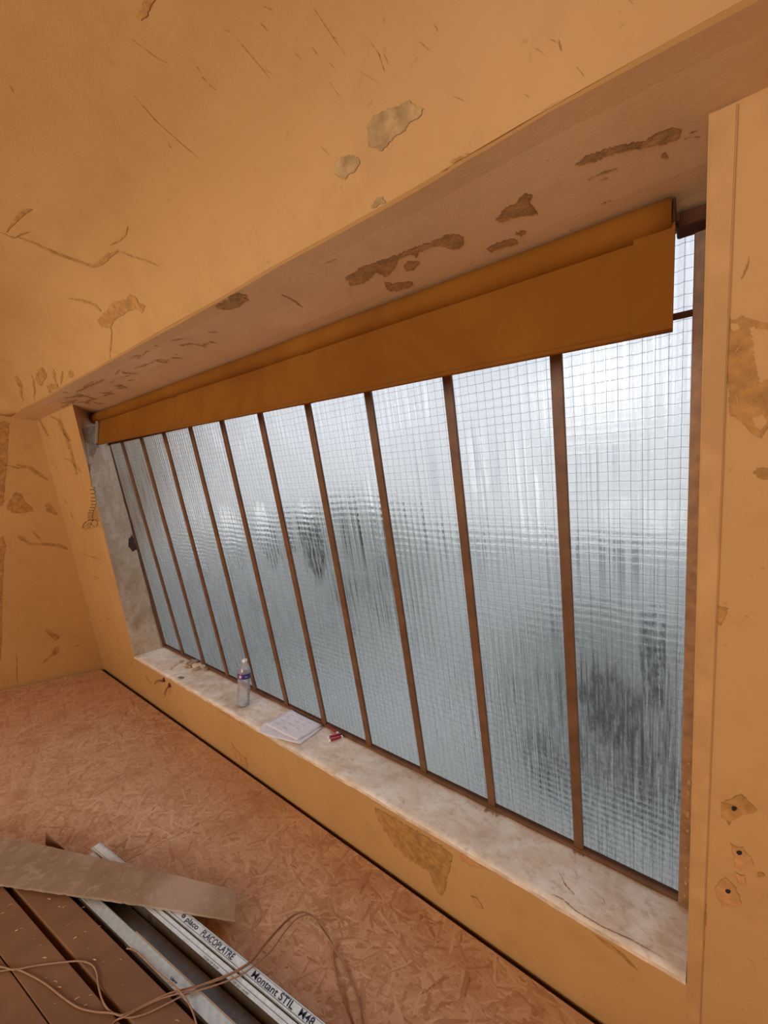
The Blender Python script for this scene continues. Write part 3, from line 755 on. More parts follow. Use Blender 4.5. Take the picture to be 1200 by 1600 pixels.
for q in ([(1142, 1316), (1148, 1322), (1160, 1324), (1176, 1344), (1178, 1352), (1168, 1348), (1158, 1358), (1148, 1352), (1146, 1338)], [(1118, 1386), (1126, 1374), (1136, 1372), (1150, 1390), (1158, 1412), (1146, 1416), (1130, 1414), (1120, 1404)], [(1148, 1364), (1162, 1368), (1166, 1380), (1156, 1382), (1152, 1372)]):
    D(q, T_wall, M_peel2, wall_front, seed=q[0][0], amp=3)
for c_ in ((1147, 1262), (1155, 1331), (1137, 1391)):
    D(ell(c_[0], c_[1], 4.5, 3.6, 20), T_wall, M_hole, wall_front, 'drill_hole', amp=1.0, off=0.0022)
for q in ([(1142, 506), (1152, 503), (1154, 514), (1146, 520)], [(1176, 652), (1190, 648), (1198, 656), (1190, 672), (1180, 668)], [(1172, 512), (1206, 516), (1206, 590), (1188, 598), (1180, 566)]):
    D(q, T_wall, M_wall, wall_front, 'paint_remnant', amp=3, off=.0018, seed=q[0][0])
for l in ([(1143, 558), (1152, 546), (1160, 536)], [(1150, 612), (1160, 609)], [(1150, 615), (1153, 634), (1157, 648)], [(1132, 521), (1148, 518), (1158, 513)]):
    CK(l, 1.6, T_wall, M_trim, wall_front, 'scratch', off=.0020)
D(ell(1188, 1367, 5, 4), T_wall, M_peel, wall_front, seed=4)
for l, wd in (([(1158, 436), (1164, 424), (1169, 410)], 3), ([(1170, 400), (1168, 420)], 1.5), ([(1126, 160), (1125, 240), (1123, 330), (1121, 420), (1119, 520), (1117, 640), (1114, 760), (1112, 880), (1108, 1000), (1104, 1120), (1100, 1240), (1094, 1330), (1090, 1420), (1086, 1500), (1083, 1560), (1082, 1610)], 3.0),
              ([(928, 1460), (950, 1476), (972, 1492), (996, 1516)], 5), ([(98, 670), (106, 690), (114, 716), (120, 742)], [2, 5, 4, 2]), ([(78, 650), (92, 656), (98, 672), (110, 690)], [1, 5, 7, 2]), ([(62, 655), (68, 668), (76, 682)], 3),
              ([(100, 716), (112, 720), (120, 730), (126, 738)], 4), ([(52, 672), (58, 688), (62, 704)], 5), ([(126, 864), (150, 872), (158, 874)], 2), ([(146, 900), (156, 904)], 3), ([(100, 780), (104, 786)], 4), ([(110, 800), (114, 810)], 3),
              ([(205, 1034), (207, 1040)], 4), ([(228, 1058), (236, 1068)], 5), ([(640, 1282), (652, 1286)], 4), ([(845, 1385), (870, 1398)], 3), ([(165, 965), (185, 973)], 1.6),
              ([(140, 928), (142, 930)], 4), ([(143, 964), (145, 967)], 4), ([(171, 932), (173, 934)], 4), ([(156, 970), (158, 972)], 4), ([(137, 944), (140, 960)], 2)):
    CK(l, wd, T_wall, M_peel if wd != 3.0 else M_crack, wall_front, seed=l[0][0] * .11)
# sill and reveal marks
M_dirt = simple('sill_brown_dirt', (0.47, 0.33, 0.21), .9, var=.3, scale=45)
for l, wd in (([(864, 1398), (880, 1406), (900, 1424), (940, 1448), (985, 1468), (1035, 1496)], 1.2), ([(872, 1360), (884, 1384), (902, 1402)], 1.2), ([(942, 1404), (946, 1412)], 3)):
    CK(l, wd, T_sill, M_crack, sill, seed=l[0][0])
for q in (ell(905, 1332, 11, 5, 25), ell(770, 1268, 13, 4, 20)):
    D(q, T_sill, M_dirt, sill, 'dirt_stain', amp=5, step=2, seed=q[0][0], off=0.001)
D([(200, 842), (206, 835), (210, 846), (214, 858), (207, 862), (201, 854)], T_reveal, M_gap, reveal, 'hole', amp=1.5, seed=3)
for q in ([(118, 668), (150, 664), (158, 690), (148, 706), (140, 740), (132, 710)],):
    D(q, T_reveal, simple('damp_brown_render', (0.36, 0.235, 0.14), .8, var=.25, scale=30), reveal, 'damp_patch', amp=2, seed=2)

# ------------------------------------------------------------------ roller blind
blind = empty('roller_blind', (-1.65, 0.915, 2.082))
tag(blind, 'brown cloth roller blind, mostly rolled up, hanging under the soffit', 'blind')
bm = bmesh.new()
prev = None; seg = 20; XL, XR = -3.20, -0.036
nX = 60; rings = []
for i in range(nX + 1):
    x = XL + (XR - XL) * i / nX
    ring = []
    for k in range(seg):
        a = 2 * math.pi * k / seg; rr = 0.0335 + 0.0015 * noise.noise(Vector((x * 4, a, 0)))
        ring.append(bm.verts.new((x + 1.65, rr * math.cos(a), rr * math.sin(a) * 0.97)))
    rings.append(ring)
for A, B in zip(rings, rings[1:]):
    for k in range(seg): bm.faces.new((A[k], A[(k + 1) % seg], B[(k + 1) % seg], B[k]))
bm.faces.new(rings[0]); bm.faces.new(rings[-1]); fix_normals(bm)
mesh_obj('fabric_roll', bm, M_fab, blind, True)
bm = bmesh.new(); FL, FR = -3.06, -0.030; g = []
nv = 12
for i in range(nX * 2 + 1):
    x = FL + (FR - FL) * i / (nX * 2); row = []
    for j in range(nv + 1):
        s = j / nv; zt = 2.075; zb = 1.900 - 0.038 * (x - FL) / (FR - FL)
        z = zt + (zb - zt) * s
        y = 0.912 + 0.004 * noise.noise(Vector((x * 2.2, s * 2, 3))) + (0.006 * math.exp(-((x + 1.05) / .02) ** 2) + 0.006 * math.exp(-((x + 2.02) / .02) ** 2)) - 0.004 * s
        row.append(bm.verts.new((x + 1.65, y - 0.915, z - 2.082)))
    g.append(row)
for i in range(nX * 2):
    for j in range(nv): bm.faces.new((g[i][j], g[i][j + 1], g[i + 1][j + 1], g[i + 1][j]))
fix_normals(bm)
r = bmesh.ops.solidify(bm, geom=list(bm.faces), thickness=0.009)
mesh_obj('fabric_flap', bm, M_fab, blind, True)
bm = bmesh.new()
pts = [((FL + (FR - FL) * i / 30) + 1.65, 0.9095 - 0.915 - 0.004, 1.903 - 0.038 * i / 30 - 2.082) for i in range(31)]
tube(bm, pts, 0.0065, 8); mesh_obj('hem_bar', bm, M_fab, blind, True)
bm = bmesh.new(); g = []
for i in range(5):
    x = FR - 0.066 + 0.0658 * i / 4; row = []
    for j in range(nv + 1):
        q = j / nv; zb = 1.900 - 0.038 * (x - FL) / (FR - FL); z = 2.070 + (zb - 2.070) * q
        y = 0.912 + 0.004 * noise.noise(Vector((x * 2.2, q * 2, 3))) - 0.004 * q - 0.915
        row.append((bm.verts.new((x + 1.65, y - .0100, z - 2.082)), bm.verts.new((x + 1.65, y + .0006, z - 2.082))))
    g.append(row)
for i in range(4):
    for j in range(nv):
        for k in (0, 1): bm.faces.new((g[i][j][k], g[i][j + 1][k], g[i + 1][j + 1][k], g[i + 1][j][k]))
for j in range(nv):
    for i in (0, 4): bm.faces.new((g[i][j][0], g[i][j + 1][0], g[i][j + 1][1], g[i][j][1]))
fix_normals(bm)
mesh_obj('side_hem', bm, M_fab, blind)
bm = bmesh.new(); box(bm, (XR + 1.65 + 0.001, -0.016, -0.02), (XR + 1.65 + 0.006, 0.03, 0.026), 0.002)
box(bm, (XR + 1.65 - 0.006, 0.0, -0.012), (XR + 1.65 + 0.012, 0.012, 0.003), 0.001); mesh_obj('bracket', bm, M_header, blind)
bm = bmesh.new(); box(bm, (XL + 1.65 - 0.012, -0.03, -0.03), (XL + 1.65 - 0.001, 0.03, 0.033), 0.004); mesh_obj('bracket', bm, M_header, blind)
bm = bmesh.new(); box(bm, (FL + 1.65 - 0.006, -0.02, -0.178), (FL + 1.65 + 0.0005, -0.006, -0.03), 0.001); mesh_obj('flap_edge', bm, simple('pale_cloth_edge', (0.55, 0.45, 0.40), .7), blind)

# wooden head piece between the blind and the pier
bm = bmesh.new(); box(bm, (-0.030, 0.955, 2.082), (0.017, 1.000, 2.112), 0.004)
head = mesh_obj('wood_block', bm, M_header); tag(head, 'short dark brown wood block closing the top corner right of the blind', 'wood block')

# dark wire hanging off the blind with its coiled end
wire = []
def wl(x, y, d=0.02):
    r = ray(x, y); t = ((WY - d) - LEAN * CAM.z) / (r.y + LEAN * r.z); return CAM + r * t
s0 = [(128, 657), (131, 680), (137, 715), (141, 742), (143, 760)]
line = spline([wl(*p) for p in s0], 6)
coil = []
n = 90
cl = [(144, 762), (146, 776), (147, 788), (143, 798), (141, 806), (142, 814)]
for i in range(n):
    t = i / (n - 1); k = t * (len(cl) - 1); a = int(min(k, len(cl) - 2)); fr = k - a
    cx = cl[a][0] + (cl[a + 1][0] - cl[a][0]) * fr; cy = cl[a][1] + (cl[a + 1][1] - cl[a][1]) * fr
    ph = t * 2 * math.pi * 11
    coil.append(wl(cx + 4.2 * math.cos(ph), cy + 2.0 * math.sin(ph), 0.02 + 0.012 * (1 + math.sin(ph))))
tail = [(141, 812), (134, 816), (130, 823), (133, 827), (140, 824), (143, 817), (147, 812), (152, 815), (152, 821), (147, 823), (143, 819), (138, 818), (133, 822), (128, 825), (131, 818), (137, 814)]
bm = bmesh.new(); tube(bm, line + coil + spline([wl(x, y, 0.022 + .006 * (k % 3)) for k, (x, y) in enumerate(tail)], 5), 0.0014, 5)
o = mesh_obj('coiled_wire', bm, M_dwire, None, True); tag(o, 'thin dark wire hanging down the left window edge, ending in a tangled coil', 'wire')

# ------------------------------------------------------------------ two stubs of electric wire in the apron
def stub(px, tips, lab):
    base = wl(*px, d=0.0)
    b = empty('wire_stub', base); tag(b, lab, 'wire', 'dark red wire stubs sticking out of the apron wall')
    bm = bmesh.new(); tube(bm, [Vector((-.006, 0.008, .020)), Vector((0, -0.006, .004)), Vector((.006, -0.010, -.012))], 0.0085, 10)
    mesh_obj('sleeve', bm, simple('dark_red_sheath', (0.12, 0.008, 0.008), .5), b, True)
    for t in tips:
        e = wl(*t, d=0.035) - base
        bm = bmesh.new(); tube(bm, spline([Vector((0.004, -0.008, -.006)), e * .5 + Vector((0, -0.006, .006)), e], 6), 0.0022, 6)
        mesh_obj('conductor', bm, simple('dark_red_conductor', (0.10, 0.012, 0.006), .5), b, True)
stub((257, 1062), [(242, 1065), (241, 1069)], 'left of two dark red wire stubs, its strands pointing left along the orange apron')
stub((266, 1070), [(256, 1084), (258, 1087)], 'right of two dark red wire stubs, its strands pointing down the orange apron')

# ------------------------------------------------------------------ bottle
BZ = SZ + 0.004
bp = on_z(380, 1101, BZ)
bot = empty('water_bottle', bp, (0, 0, math.radians(-60))); tag(bot, 'clear plastic water bottle with a violet-blue label, standing on the sill', 'bottle')
prof_ = [(0.0, 0.006), (0.016, 0.003), (0.026, 0.0), (0.034, 0.006), (0.0365, 0.016), (0.036, 0.05), (0.0345, 0.06), (0.036, 0.07), (0.0345, 0.082), (0.036, 0.094), (0.0340, 0.106), (0.0355, 0.118), (0.0335, 0.13), (0.0352, 0.142), (0.036, 0.150), (0.0365, 0.19), (0.0355, 0.198), (0.032, 0.212), (0.024, 0.228), (0.016, 0.239), (0.0125, 0.246), (0.0122, 0.258)]
bm = bmesh.new(); rg = lathe(bm, prof_, 32); mesh_obj('bottle_body', bm, M_pet, bot, True)
bm = bmesh.new(); lathe(bm, [(0.0, 0.2655), (0.0125, 0.2655), (0.0150, 0.263), (0.0150, 0.250), (0.0128, 0.249)], 24); mesh_obj('bottle_cap', bm, M_white, bot, True)
bm = bmesh.new(); lathe(bm, [(0.0370, 0.160), (0.0375, 0.162), (0.0375, 0.188), (0.0370, 0.190)], 40); lab = mesh_obj('bottle_label', bm, M_label, bot, True)
# printed star shape and strokes on the label, facing the room
def on_label(a, h, r=0.0380): return Vector((r * math.cos(a), r * math.sin(a), 0.175 + h))
dirc = math.atan2(-bp.y, -bp.x) + math.radians(60)
bm = bmesh.new(); cv = bm.verts.new(on_label(dirc + 0.62 * -1, 0, .0382)); rim = []
for k in range(20):
    a = 2 * math.pi * k / 20; rr = 0.0105 if k % 4 < 2 else 0.0072
    rim.append(bm.verts.new(on_label(dirc - 0.62 + rr * math.cos(a) / 0.038, rr * math.sin(a), .0382)))
for k in range(20): bm.faces.new((cv, rim[k], rim[(k + 1) % 20]))
mesh_obj('label_print', bm, M_pink, lab)
bm = bmesh.new()
for k, h in enumerate((0.008, 0.004, 0.005)):
    a0 = dirc + 0.18 + k * 0.14
    q = [on_label(a0, -0.004, .0382), on_label(a0 + .07, -0.004, .0382), on_label(a0 + .07, -0.004 + h, .0382), on_label(a0, -0.004 + h, .0382)]
    bm.faces.new([bm.verts.new(p) for p in q])
mesh_obj('label_print', bm, M_white, lab)
bm = bmesh.new(); lathe(bm, [(0.0, 0.007), (0.0335, 0.010), (0.0350, 0.018), (0.0350, 0.026), (0.0, 0.026)], 24); mesh_obj('water', bm, M_pet, bot, True)

# ------------------------------------------------------------------ papers
def sheet(px, z, curl, label, marks):
    c = [on_z(x, y, z) for x, y in px]
    o0 = sum(c, Vector()) / 4
    bm = bmesh.new(); n = 12; g = []
    for i in range(n + 1):
        row = []
        for j in range(n + 1):
            u, v = i / n, j / n
            p = (c[0] * (1 - u) + c[1] * u) * (1 - v) + (c[3] * (1 - u) + c[2] * u) * v - o0
            p.z += curl * (abs(u - .5) * 2) ** 2 * (abs(v - .5) * 2) ** 1.5 + 0.0012 * noise.noise(p * 20) + 0.0015
            row.append(bm.verts.new(p))
        g.append(row)
    for i in range(n):
        for j in range(n): bm.faces.new((g[i][j], g[i + 1][j], g[i + 1][j + 1], g[i][j + 1]))
    fix_normals(bm)
    bmesh.ops.solidify(bm, geom=list(bm.faces), thickness=0.0006)
    o = mesh_obj('paper_sheet', bm, M_paper, None, True); o.location = o0
    tag(o, label, 'paper', 'loose papers on the sill')
    if marks:
        bm = bmesh.new()
        for k in range(11):
            u = .14 + .3 * (k % 3) * .85; v = .15 + .2 * (k // 3) + random.uniform(-.03, .03); L = random.uniform(.08, .2)
            q = []
            for (uu, vv) in ((u, v), (u + L, v + .01), (u + L, v + .025), (u, v + .015)):
                p = (c[0] * (1 - uu) + c[1] * uu) * (1 - vv) + (c[3] * (1 - uu) + c[2] * uu) * vv - o0; p.z += 0.0045; q.append(bm.verts.new(p))
            bm.faces.new(q)
        fix_normals(bm); mesh_obj('faint_writing', bm, M_pencil, o)['kind'] = 'stuff'
sheet([(412, 1131), (503, 1138), (469, 1164), (403, 1145)], SZ + 0.0045, 0.004, 'lower white paper sheet, its left corner poking over the sill edge', False)
sheet([(454.6, 1110), (503.5, 1134), (464, 1158), (413.4, 1132)], SZ + 0.0095, 0.004, 'upper white paper sheet with faint writing, lying on the other sheet', True)

# ------------------------------------------------------------------ red tubes
def red_tube(a, b, z, label, whites):
    A = on_z(*a, z); B = on_z(*b, z); m = (A + B) / 2; L = (B - A).length
    o = empty('red_tube', m, (0, 0, math.atan2((B - A).y, (B - A).x))); tag(o, label, 'tube', 'small dark red tubes on the sill')
    bm = bmesh.new(); tube(bm, [(-L / 2, 0, 0), (-L * .2, 0, 0), (L * .2, 0, 0), (L / 2, 0, 0)], 0.0065, 12); mesh_obj('tube_body', bm, M_red, o, True)
    for s in whites:
        bm = bmesh.new(); tube(bm, [(s * (L / 2 - .001), 0, 0), (s * (L / 2 + .006), 0, 0), (s * (L / 2 + .008), 0, 0)], [0.0068, 0.0068, 0.004], 12); mesh_obj('end_cap', bm, M_white, o, True)
red_tube((514, 1152), (534, 1146), SZ + .012, 'middle one of three small dark red tubes with white ends by the glazing bar', (-1,))
red_tube((516, 1157), (533, 1151), SZ + .011, 'nearest of three small dark red tubes, white at both ends', (-1, 1))
red_tube((517, 1138), (527, 1145), SZ + .012, 'farthest of three small dark red tubes, lying against the window rail', (1,))

# ------------------------------------------------------------------ crumbs of plaster at the left of the sill
def crumb(px, s, mat, lab, flat=.45):
    p = on_z(*px, SZ + .006)
    bm = bmesh.new(); bmesh.ops.create_icosphere(bm, subdivisions=2, radius=1)
    sd = px[0] * .7 + px[1]
    for v in bm.verts:
        d = v.co.normalized(); v.co = Vector((d.x * s, d.y * s * .62, d.z * s * flat)) * (1 + .5 * noise.noise(d * 1.6 + Vector((sd, 0, 0))))
    o = mesh_obj('plaster_crumb', bm, mat); o.location = p + Vector((0, 0, s * flat * .35)); o.rotation_euler = (0, 0, sd)
    tag(o, lab, 'rubble', 'plaster crumbs on the sill')
for k, (px, s) in enumerate([((291, 1036), .022), ((298, 1040), .026), ((304, 1036), .024), ((309, 1041), .028), ((314, 1038), .022), ((300, 1033), .016), ((317, 1043), .02), ((294, 1042), .016), ((307, 1046), .018), ((288, 1040), .014), ((322, 1046), .014), ((284, 1034), .012)]):
    crumb(px, s * 1.4, M_chip if k % 3 else M_chip2, 'brownish plaster crumb in the heap at the left end of the sill')
crumb((283, 1059), .020, simple('grey_stone', (0.18, 0.14, 0.10), .9, var=.2), 'flat grey chip alone near the sill front edge, left of the bottle', .25)
for px, s in (((275, 1038), .02), ((268, 1043), .018), ((315, 1071), .012), ((297, 1068), .01), ((345, 1090), .014), ((430, 1180), .008)):
    if px[0] < 400: crumb(px, s, M_chip2, 'small pale plaster flake scattered on the left half of the sill', .2)

# ------------------------------------------------------------------ floor stack: boards, studs, fibreboard, cord
ANG = math.radians(8.5)
dv = Vector((math.cos(ANG), math.sin(ANG), 0)); nv_ = Vector((-math.sin(ANG), math.cos(ANG), 0))
def frame(origin): return Matrix.Translation(origin) @ Matrix.Rotation(ANG, 4, 'Z')
def along(px, z): p = on_z(*px, z); return p.dot(dv), p.dot(nv_)
BT = 0.046
def board(n0, n1, s0, s1, label):
    o = empty('brown_board', dv * ((s0 + s1) / 2) + nv_ * ((n0 + n1) / 2), (0, 0, ANG)); tag(o, label, 'board', 'brown boards on the floor')
    L = (s1 - s0) / 2; W = (n1 - n0) / 2
    bm = bmesh.new(); box(bm, (-L, -W, 0.001), (L, W, BT), 0.0018); fix_normals(bm); mesh_obj('board_body', bm, M_brown, o)
nA = along((0, 1490), BT)[1]; nA2 = along((75, 1600), BT)[1]
nB = along((100, 1500), BT)[1]
e_left = (nA + nA2) / 2
g1a = (along((14, 1385), BT)[1] + along((177, 1600), BT)[1]) / 2
g1b = (along((30, 1388), BT)[1] + along((192, 1600), BT)[1]) / 2
g2a = (along((124, 1398), BT)[1] + along((286, 1600), BT)[1]) / 2
s_start = along((55, 1312), BT)[0]
board(e_left + 0.0015, g1a, s_start, -0.2, 'middle brown-coated board on the floor, between the hairline joint and a wide gap')
board(g1b + 0.004, g2a, s_start + .02, -0.2, 'brown-coated board with wood shavings, right beside the galvanised studs')
board(e_left - 0.10, e_left - 0.0015, s_start - .05, -0.2, 'leftmost brown-coated board, at the bottom left corner of the photo')
# studs
def stud(n0, w, s0, s1, z0, h, label, lips=True, mat=M_zinc, open_side=1, parts=None, name='metal_stud'):
    """C profile: web upright on the side -open_side, flanges level"""
    o = empty(name, dv * s0 + nv_ * n0 + Vector((0, 0, z0)), (0, 0, ANG)); tag(o, label, 'metal profile', 'galvanised metal profiles on the floor')
    L = s1 - s0; t = 0.0009
    bm = bmesh.new(); box(bm, (0, 0, h - t), (L, w, h))
    # two shallow rolled grooves along the flange, as thin raised beads
    for q in (0.12, 0.88): box(bm, (0, w * q - .0008, h - t), (L, w * q + .0008, h + .0006))
    mesh_obj('flange', bm, mat, o)
    bm = bmesh.new(); box(bm, (0, 0, 0), (L, w, t)); mesh_obj('flange', bm, mat, o)
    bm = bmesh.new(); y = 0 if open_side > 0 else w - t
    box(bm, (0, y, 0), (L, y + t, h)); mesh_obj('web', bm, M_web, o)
    if lips:
        y = w - t if open_side > 0 else 0
        bm = bmesh.new(); box(bm, (0, y, h - .006), (L, y + t, h)); box(bm, (0, y, 0), (L, y + t, .006)); mesh_obj('lip', bm, mat, o)
    return o
def line_on(o, y, z, x0, x1, mat, wd=.0009):
    bm = bmesh.new(); box(bm, (x0, y - wd / 2, z), (x1, y + wd / 2, z + .0003)); mesh_obj('printed_line', bm, mat, o)
def text_on(o, s, x, y, z, size, mat, sx=1.0, sh=0.0):
    cu = bpy.data.curves.new('printed_lettering', 'FONT'); cu.body = s; cu.size = size; cu.extrude = 0.0001; cu.shear = sh; cu.offset = 0.0003
    t = bpy.data.objects.new('printed_lettering', cu); C.objects.link(t); t.parent = o; t.location = (x, y, z); t.scale = (sx, 1, 1)
    bpy.context.view_layer.update()
    me = bpy.data.meshes.new_from_object(t); me.materials.clear(); me.materials.append(mat)
    bpy.data.objects.remove(t); bpy.data.curves.remove(cu)
    t = bpy.data.objects.new('printed_lettering', me); C.objects.link(t); t.parent = o; t.location = (x, y, z); t.scale = (sx, 1, 1); t['kind'] = 'stuff'
    return t
HT = 0.049
def nat(p1, p2, z): return (along(p1, z)[1] + along(p2, z)[1]) / 2
# A : the lettered stud
a0 = nat((267, 1427), (467, 1600), HT); a1 = nat((283, 1422), (507, 1600), HT); a1 = a0 + 0.036
sA = along((150, 1312), HT)[0]
stA = stud(a0, a1 - a0, sA + .03, -0.25, 0, HT, 'galvanised stud with large dark lettering, rightmost of the bundle on the floor', open_side=-1, mat=M_zincw)
def sx_of(px): return along(px, HT)[0] - (sA + .03)
W_ = a1 - a0
line_on(stA, W_ * .18, HT + .0003, 0, -0.25 - sA - .03, M_blue); line_on(stA, W_ * .86, HT + .0003, 0, -0.25 - sA - .03, M_blue)
x1_, x2_ = sx_of((283, 1436)), sx_of((307, 1452))
bm = bmesh.new(); bmesh.ops.create_circle(bm, cap_ends=True, segments=16, radius=0.0062)
lg = mesh_obj('printed_emblem', bm, M_ink, stA); lg.location = (x1_ - .001, W_ * .55, HT + .0009); lg.scale = (1.3, 1, 1)
bm = bmesh.new(); box(bm, (-.001, -.004, 0), (.0012, .003, .0002)); l2 = mesh_obj('printed_emblem', bm, M_zincw, stA); l2.location = (x1_ - .001, W_ * .55, HT + .0010)
xa = sx_of((287, 1438)); xb = sx_of((311, 1457))
text_on(stA, 'placo', xa + 0.004, W_ * .34, HT + .0008, .0235, M_ink, 1.28)
text_on(stA, 'PLACOPLATRE', sx_of((313, 1459)), W_ * .27, HT + .0008, .0265, M_ink, .90)
text_on(stA, 'Montant STIL', sx_of((391, 1525)), W_ * .27, HT + .0008, .0275, M_ink, 1.12)
text_on(stA, 'M48', sx_of((463, 1588)), W_ * .27, HT + .0008, .0275, M_ink, 1.1)
# B : narrow bright track
b1 = nat((253, 1417), (457, 1600), HT); b0 = nat((229, 1417), (430, 1600), HT)
stB = stud(b0, b1 - b0, sA + .06, -0.25, 0, HT, 'bright narrow galvanised track with faint print, second from right in the bundle', lips=False, mat=M_zincw, open_side=1)
line_on(stB, (b1 - b0) * .48, HT + .0003, 0, 1.6, M_blue, .0012)
text_on(stB, '13:48 NF 0639', along((305, 1508), HT)[0] - (sA + .06), .002, HT + .0008, .0075, M_inkg, 1.6)
text_on(stB, 'CE EN 14195', along((352, 1548), HT)[0] - (sA + .06), .002, HT + .0008, .0075, M_inkg, 1.6)
bm = bmesh.new(); bmesh.ops.create_circle(bm, cap_ends=True, segments=16, radius=0.013, matrix=Matrix.Rotation(math.pi / 2, 4, 'X'))
h_ = mesh_obj('punched_hole', bm, M_hole, stB); h_.location = (along((231, 1437), .03)[0] - (sA + .06), -.0006, .028)
# D : flat profile between, web up, lower
d1 = nat((185, 1400), (392, 1600), .022) + .012; c1 = nat((215, 1450), (365, 1600), HT)
# C : stud nearest the boards, in two nested lengths
c0 = nat((137, 1400), (323, 1600), HT); c0b = (along((200, 1470), HT)[1] + along((323, 1600), HT)[1]) / 2
CW = 0.036
stC = stud(c0b - .001, CW, sA - .05, along((212, 1464), HT)[0], 0, HT - .003, 'galvanised stud end running out under the grey board, left side of the bundle', open_side=1)
sleeve = stud(c0b - .0035, CW + .003, along((206, 1462), HT)[0], -0.25, 0, HT + .001, 'galvanised stud with a small smudged stamp, overlapping the left end piece', open_side=1)
ln = along((206, 1462), HT)[0]
bm = bmesh.new(); box(bm, (0, CW + .0005, HT - .002), (-0.25 - ln, CW + .0035, HT + .003), .0008); mesh_obj('rolled_edge', bm, simple('tan_painted_reflection', (.42, .30, .20), .4, .3), sleeve)  # tan colour paints an orange reflection onto the folded edge
text_on(sleeve, 'Uwer', along((267, 1528), HT)[0] - ln, .012, HT + .0018, .011, M_ink, 1.2)
text_on(sleeve, 'lu.M48', along((266, 1530), HT)[0] - ln, .003, HT + .0018, .008, M_ink, 1.2)
dn0 = c0b + CW + .003; dn1 = b0 - .004
o = empty('metal_track', dv * (sA + .02) + nv_ * dn0, (0, 0, ANG)); tag(o, 'shade-dark grey metal track lying low between the studs of the bundle', 'metal profile', 'galvanised metal profiles on the floor')
L_ = -0.25 - sA - .02
M_zincshade = simple('shade_darkened_zinc', (0.17, 0.17, 0.165), .5, .5, var=.15, scale=40)  # zinc darkened: the shade between the studs is put into its colour
bm = bmesh.new(); box(bm, (0, 0, .0145), (L_, dn1 - dn0, .0155)); mesh_obj('web', bm, M_zincshade, o)
for y in (0, dn1 - dn0 - .001):
    bm = bmesh.new(); box(bm, (0, y, 0), (L_, y + .001, .0155)); mesh_obj('flange', bm, M_zincshade, o)
# short flange piece peeping over the grey board at the left
pp = on_z(88, 1335, 0.0)
o = empty('metal_offcut', pp, (0, 0, ANG)); tag(o, 'short dark metal offcut whose pointed end shows above the grey board', 'metal profile', 'galvanised metal profiles on the floor')
bm = bmesh.new(); box(bm, (-.10, -.001, 0.001), (.10, 0, .052)); mesh_obj('web', bm, M_edge, o)
bm = bmesh.new(); box(bm, (-.10, 0.0005, 0.001), (.10, .022, .002)); mesh_obj('flange', bm, M_edge, o)

# grey fibreboard lying across the stack
FZ = 0.056
P = [on_z(x, y, FZ + .006) for x, y in ((-70, 1371), (-70, 1290), (370, 1388), (367, 1434))]
mid = sum(P, Vector()) / 4
bm = bmesh.new(); g = []
n1, n2 = 90, 16
for i in range(n1 + 1):
    row = []
    for j in range(n2 + 1):
        u, v = i / n1, j / n2
        p = (P[0] * (1 - u) + P[3] * u) * (1 - v) + (P[1] * (1 - u) + P[2] * u) * v
        if i in (0, n1) or j in (0, n2):
            p += Vector((random.uniform(-1, 1), random.uniform(-1, 1), 0)) * 0.0016
        p.z = FZ + .006 + .001 * noise.noise(p * 6) - 0.014 * max(0, u - .75) * 2
        row.append(bm.verts.new(p - mid))
    g.append(row)
for i in range(n1):
    for j in range(n2): bm.faces.new((g[i][j], g[i + 1][j], g[i + 1][j + 1], g[i][j + 1]))
fix_normals(bm)
for f in bm.faces:
    if f.normal.z < 0: f.normal_flip()
r = bmesh.ops.solidify(bm, geom=list(bm.faces), thickness=0.008)
fb = mesh_obj('fibreboard_strip', bm, M_fibre); fb.location = mid
tag(fb, 'dusty grey-brown fibreboard strip lying across the boards and studs', 'board')
# cord
def cz(pts): return [on_z(x, y, z) for x, y, z in pts]
k1 = cz([(-12, 1508, .05), (8, 1512, .05), (22, 1515, .052), (60, 1508, .05), (103, 1503, .052), (128, 1502, .05), (144, 1508, .049), (151, 1520, .049), (154, 1542, .049), (161, 1565, .050), (172, 1580, .050), (190, 1586, .052), (212, 1577, .05), (250, 1558, .054), (275, 1549, .056), (330, 1535, .056), (362, 1522, .056), (390, 1506, .055), (410, 1482, .054), (438, 1450, .045), (455, 1434, .038), (472, 1426, .034), (487, 1431, .03), (500, 1448, .02), (514, 1468, .012), (528, 1492, .006), (545, 1525, .004), (560, 1560, .004), (570, 1608, .004)])
k2 = cz([(-12, 1519, .049), (10, 1516, .049), (24, 1514, .050), (48, 1524, .049), (72, 1538, .049), (95, 1556, .049), (122, 1574, .049), (150, 1581, .049), (175, 1583, .054), (200, 1590, .049), (228, 1584, .049), (258, 1570, .051), (290, 1554, .056), (335, 1540, .056), (372, 1526, .056), (396, 1510, .056), (424, 1485, .05), (445, 1456, .045), (462, 1437, .04), (478, 1430, .036), (490, 1434, .03), (505, 1452, .016), (520, 1478, .008), (521, 1500, .004), (530, 1540, .004), (545, 1580, .004), (556, 1608, .004)])
k3 = cz([(198, 1482, .047), (208, 1484, .052), (222, 1494, .053), (240, 1513, .054), (262, 1532, .056), (281, 1549, .062), (294, 1566, .058), (303, 1586, .054), (309, 1608, .05)])
k4 = cz([(172, 1606, .049), (182, 1594, .049), (196, 1588, .056), (222, 1574, .052), (252, 1560, .054), (282, 1551, .06), (330, 1533, .060), (366, 1518, .060), (393, 1500, .06), (414, 1474, .056), (440, 1445, .048), (458, 1430, .042), (474, 1424, .036)])
bm = bmesh.new()
for kk in (k1, k2, k3, k4): tube(bm, spline(kk, 8), 0.0022, 7)
o = mesh_obj('cord', bm, M_cord, None, True); tag(o, 'thin tan cord looping over the boards, the studs and the strand-board floor', 'cord')

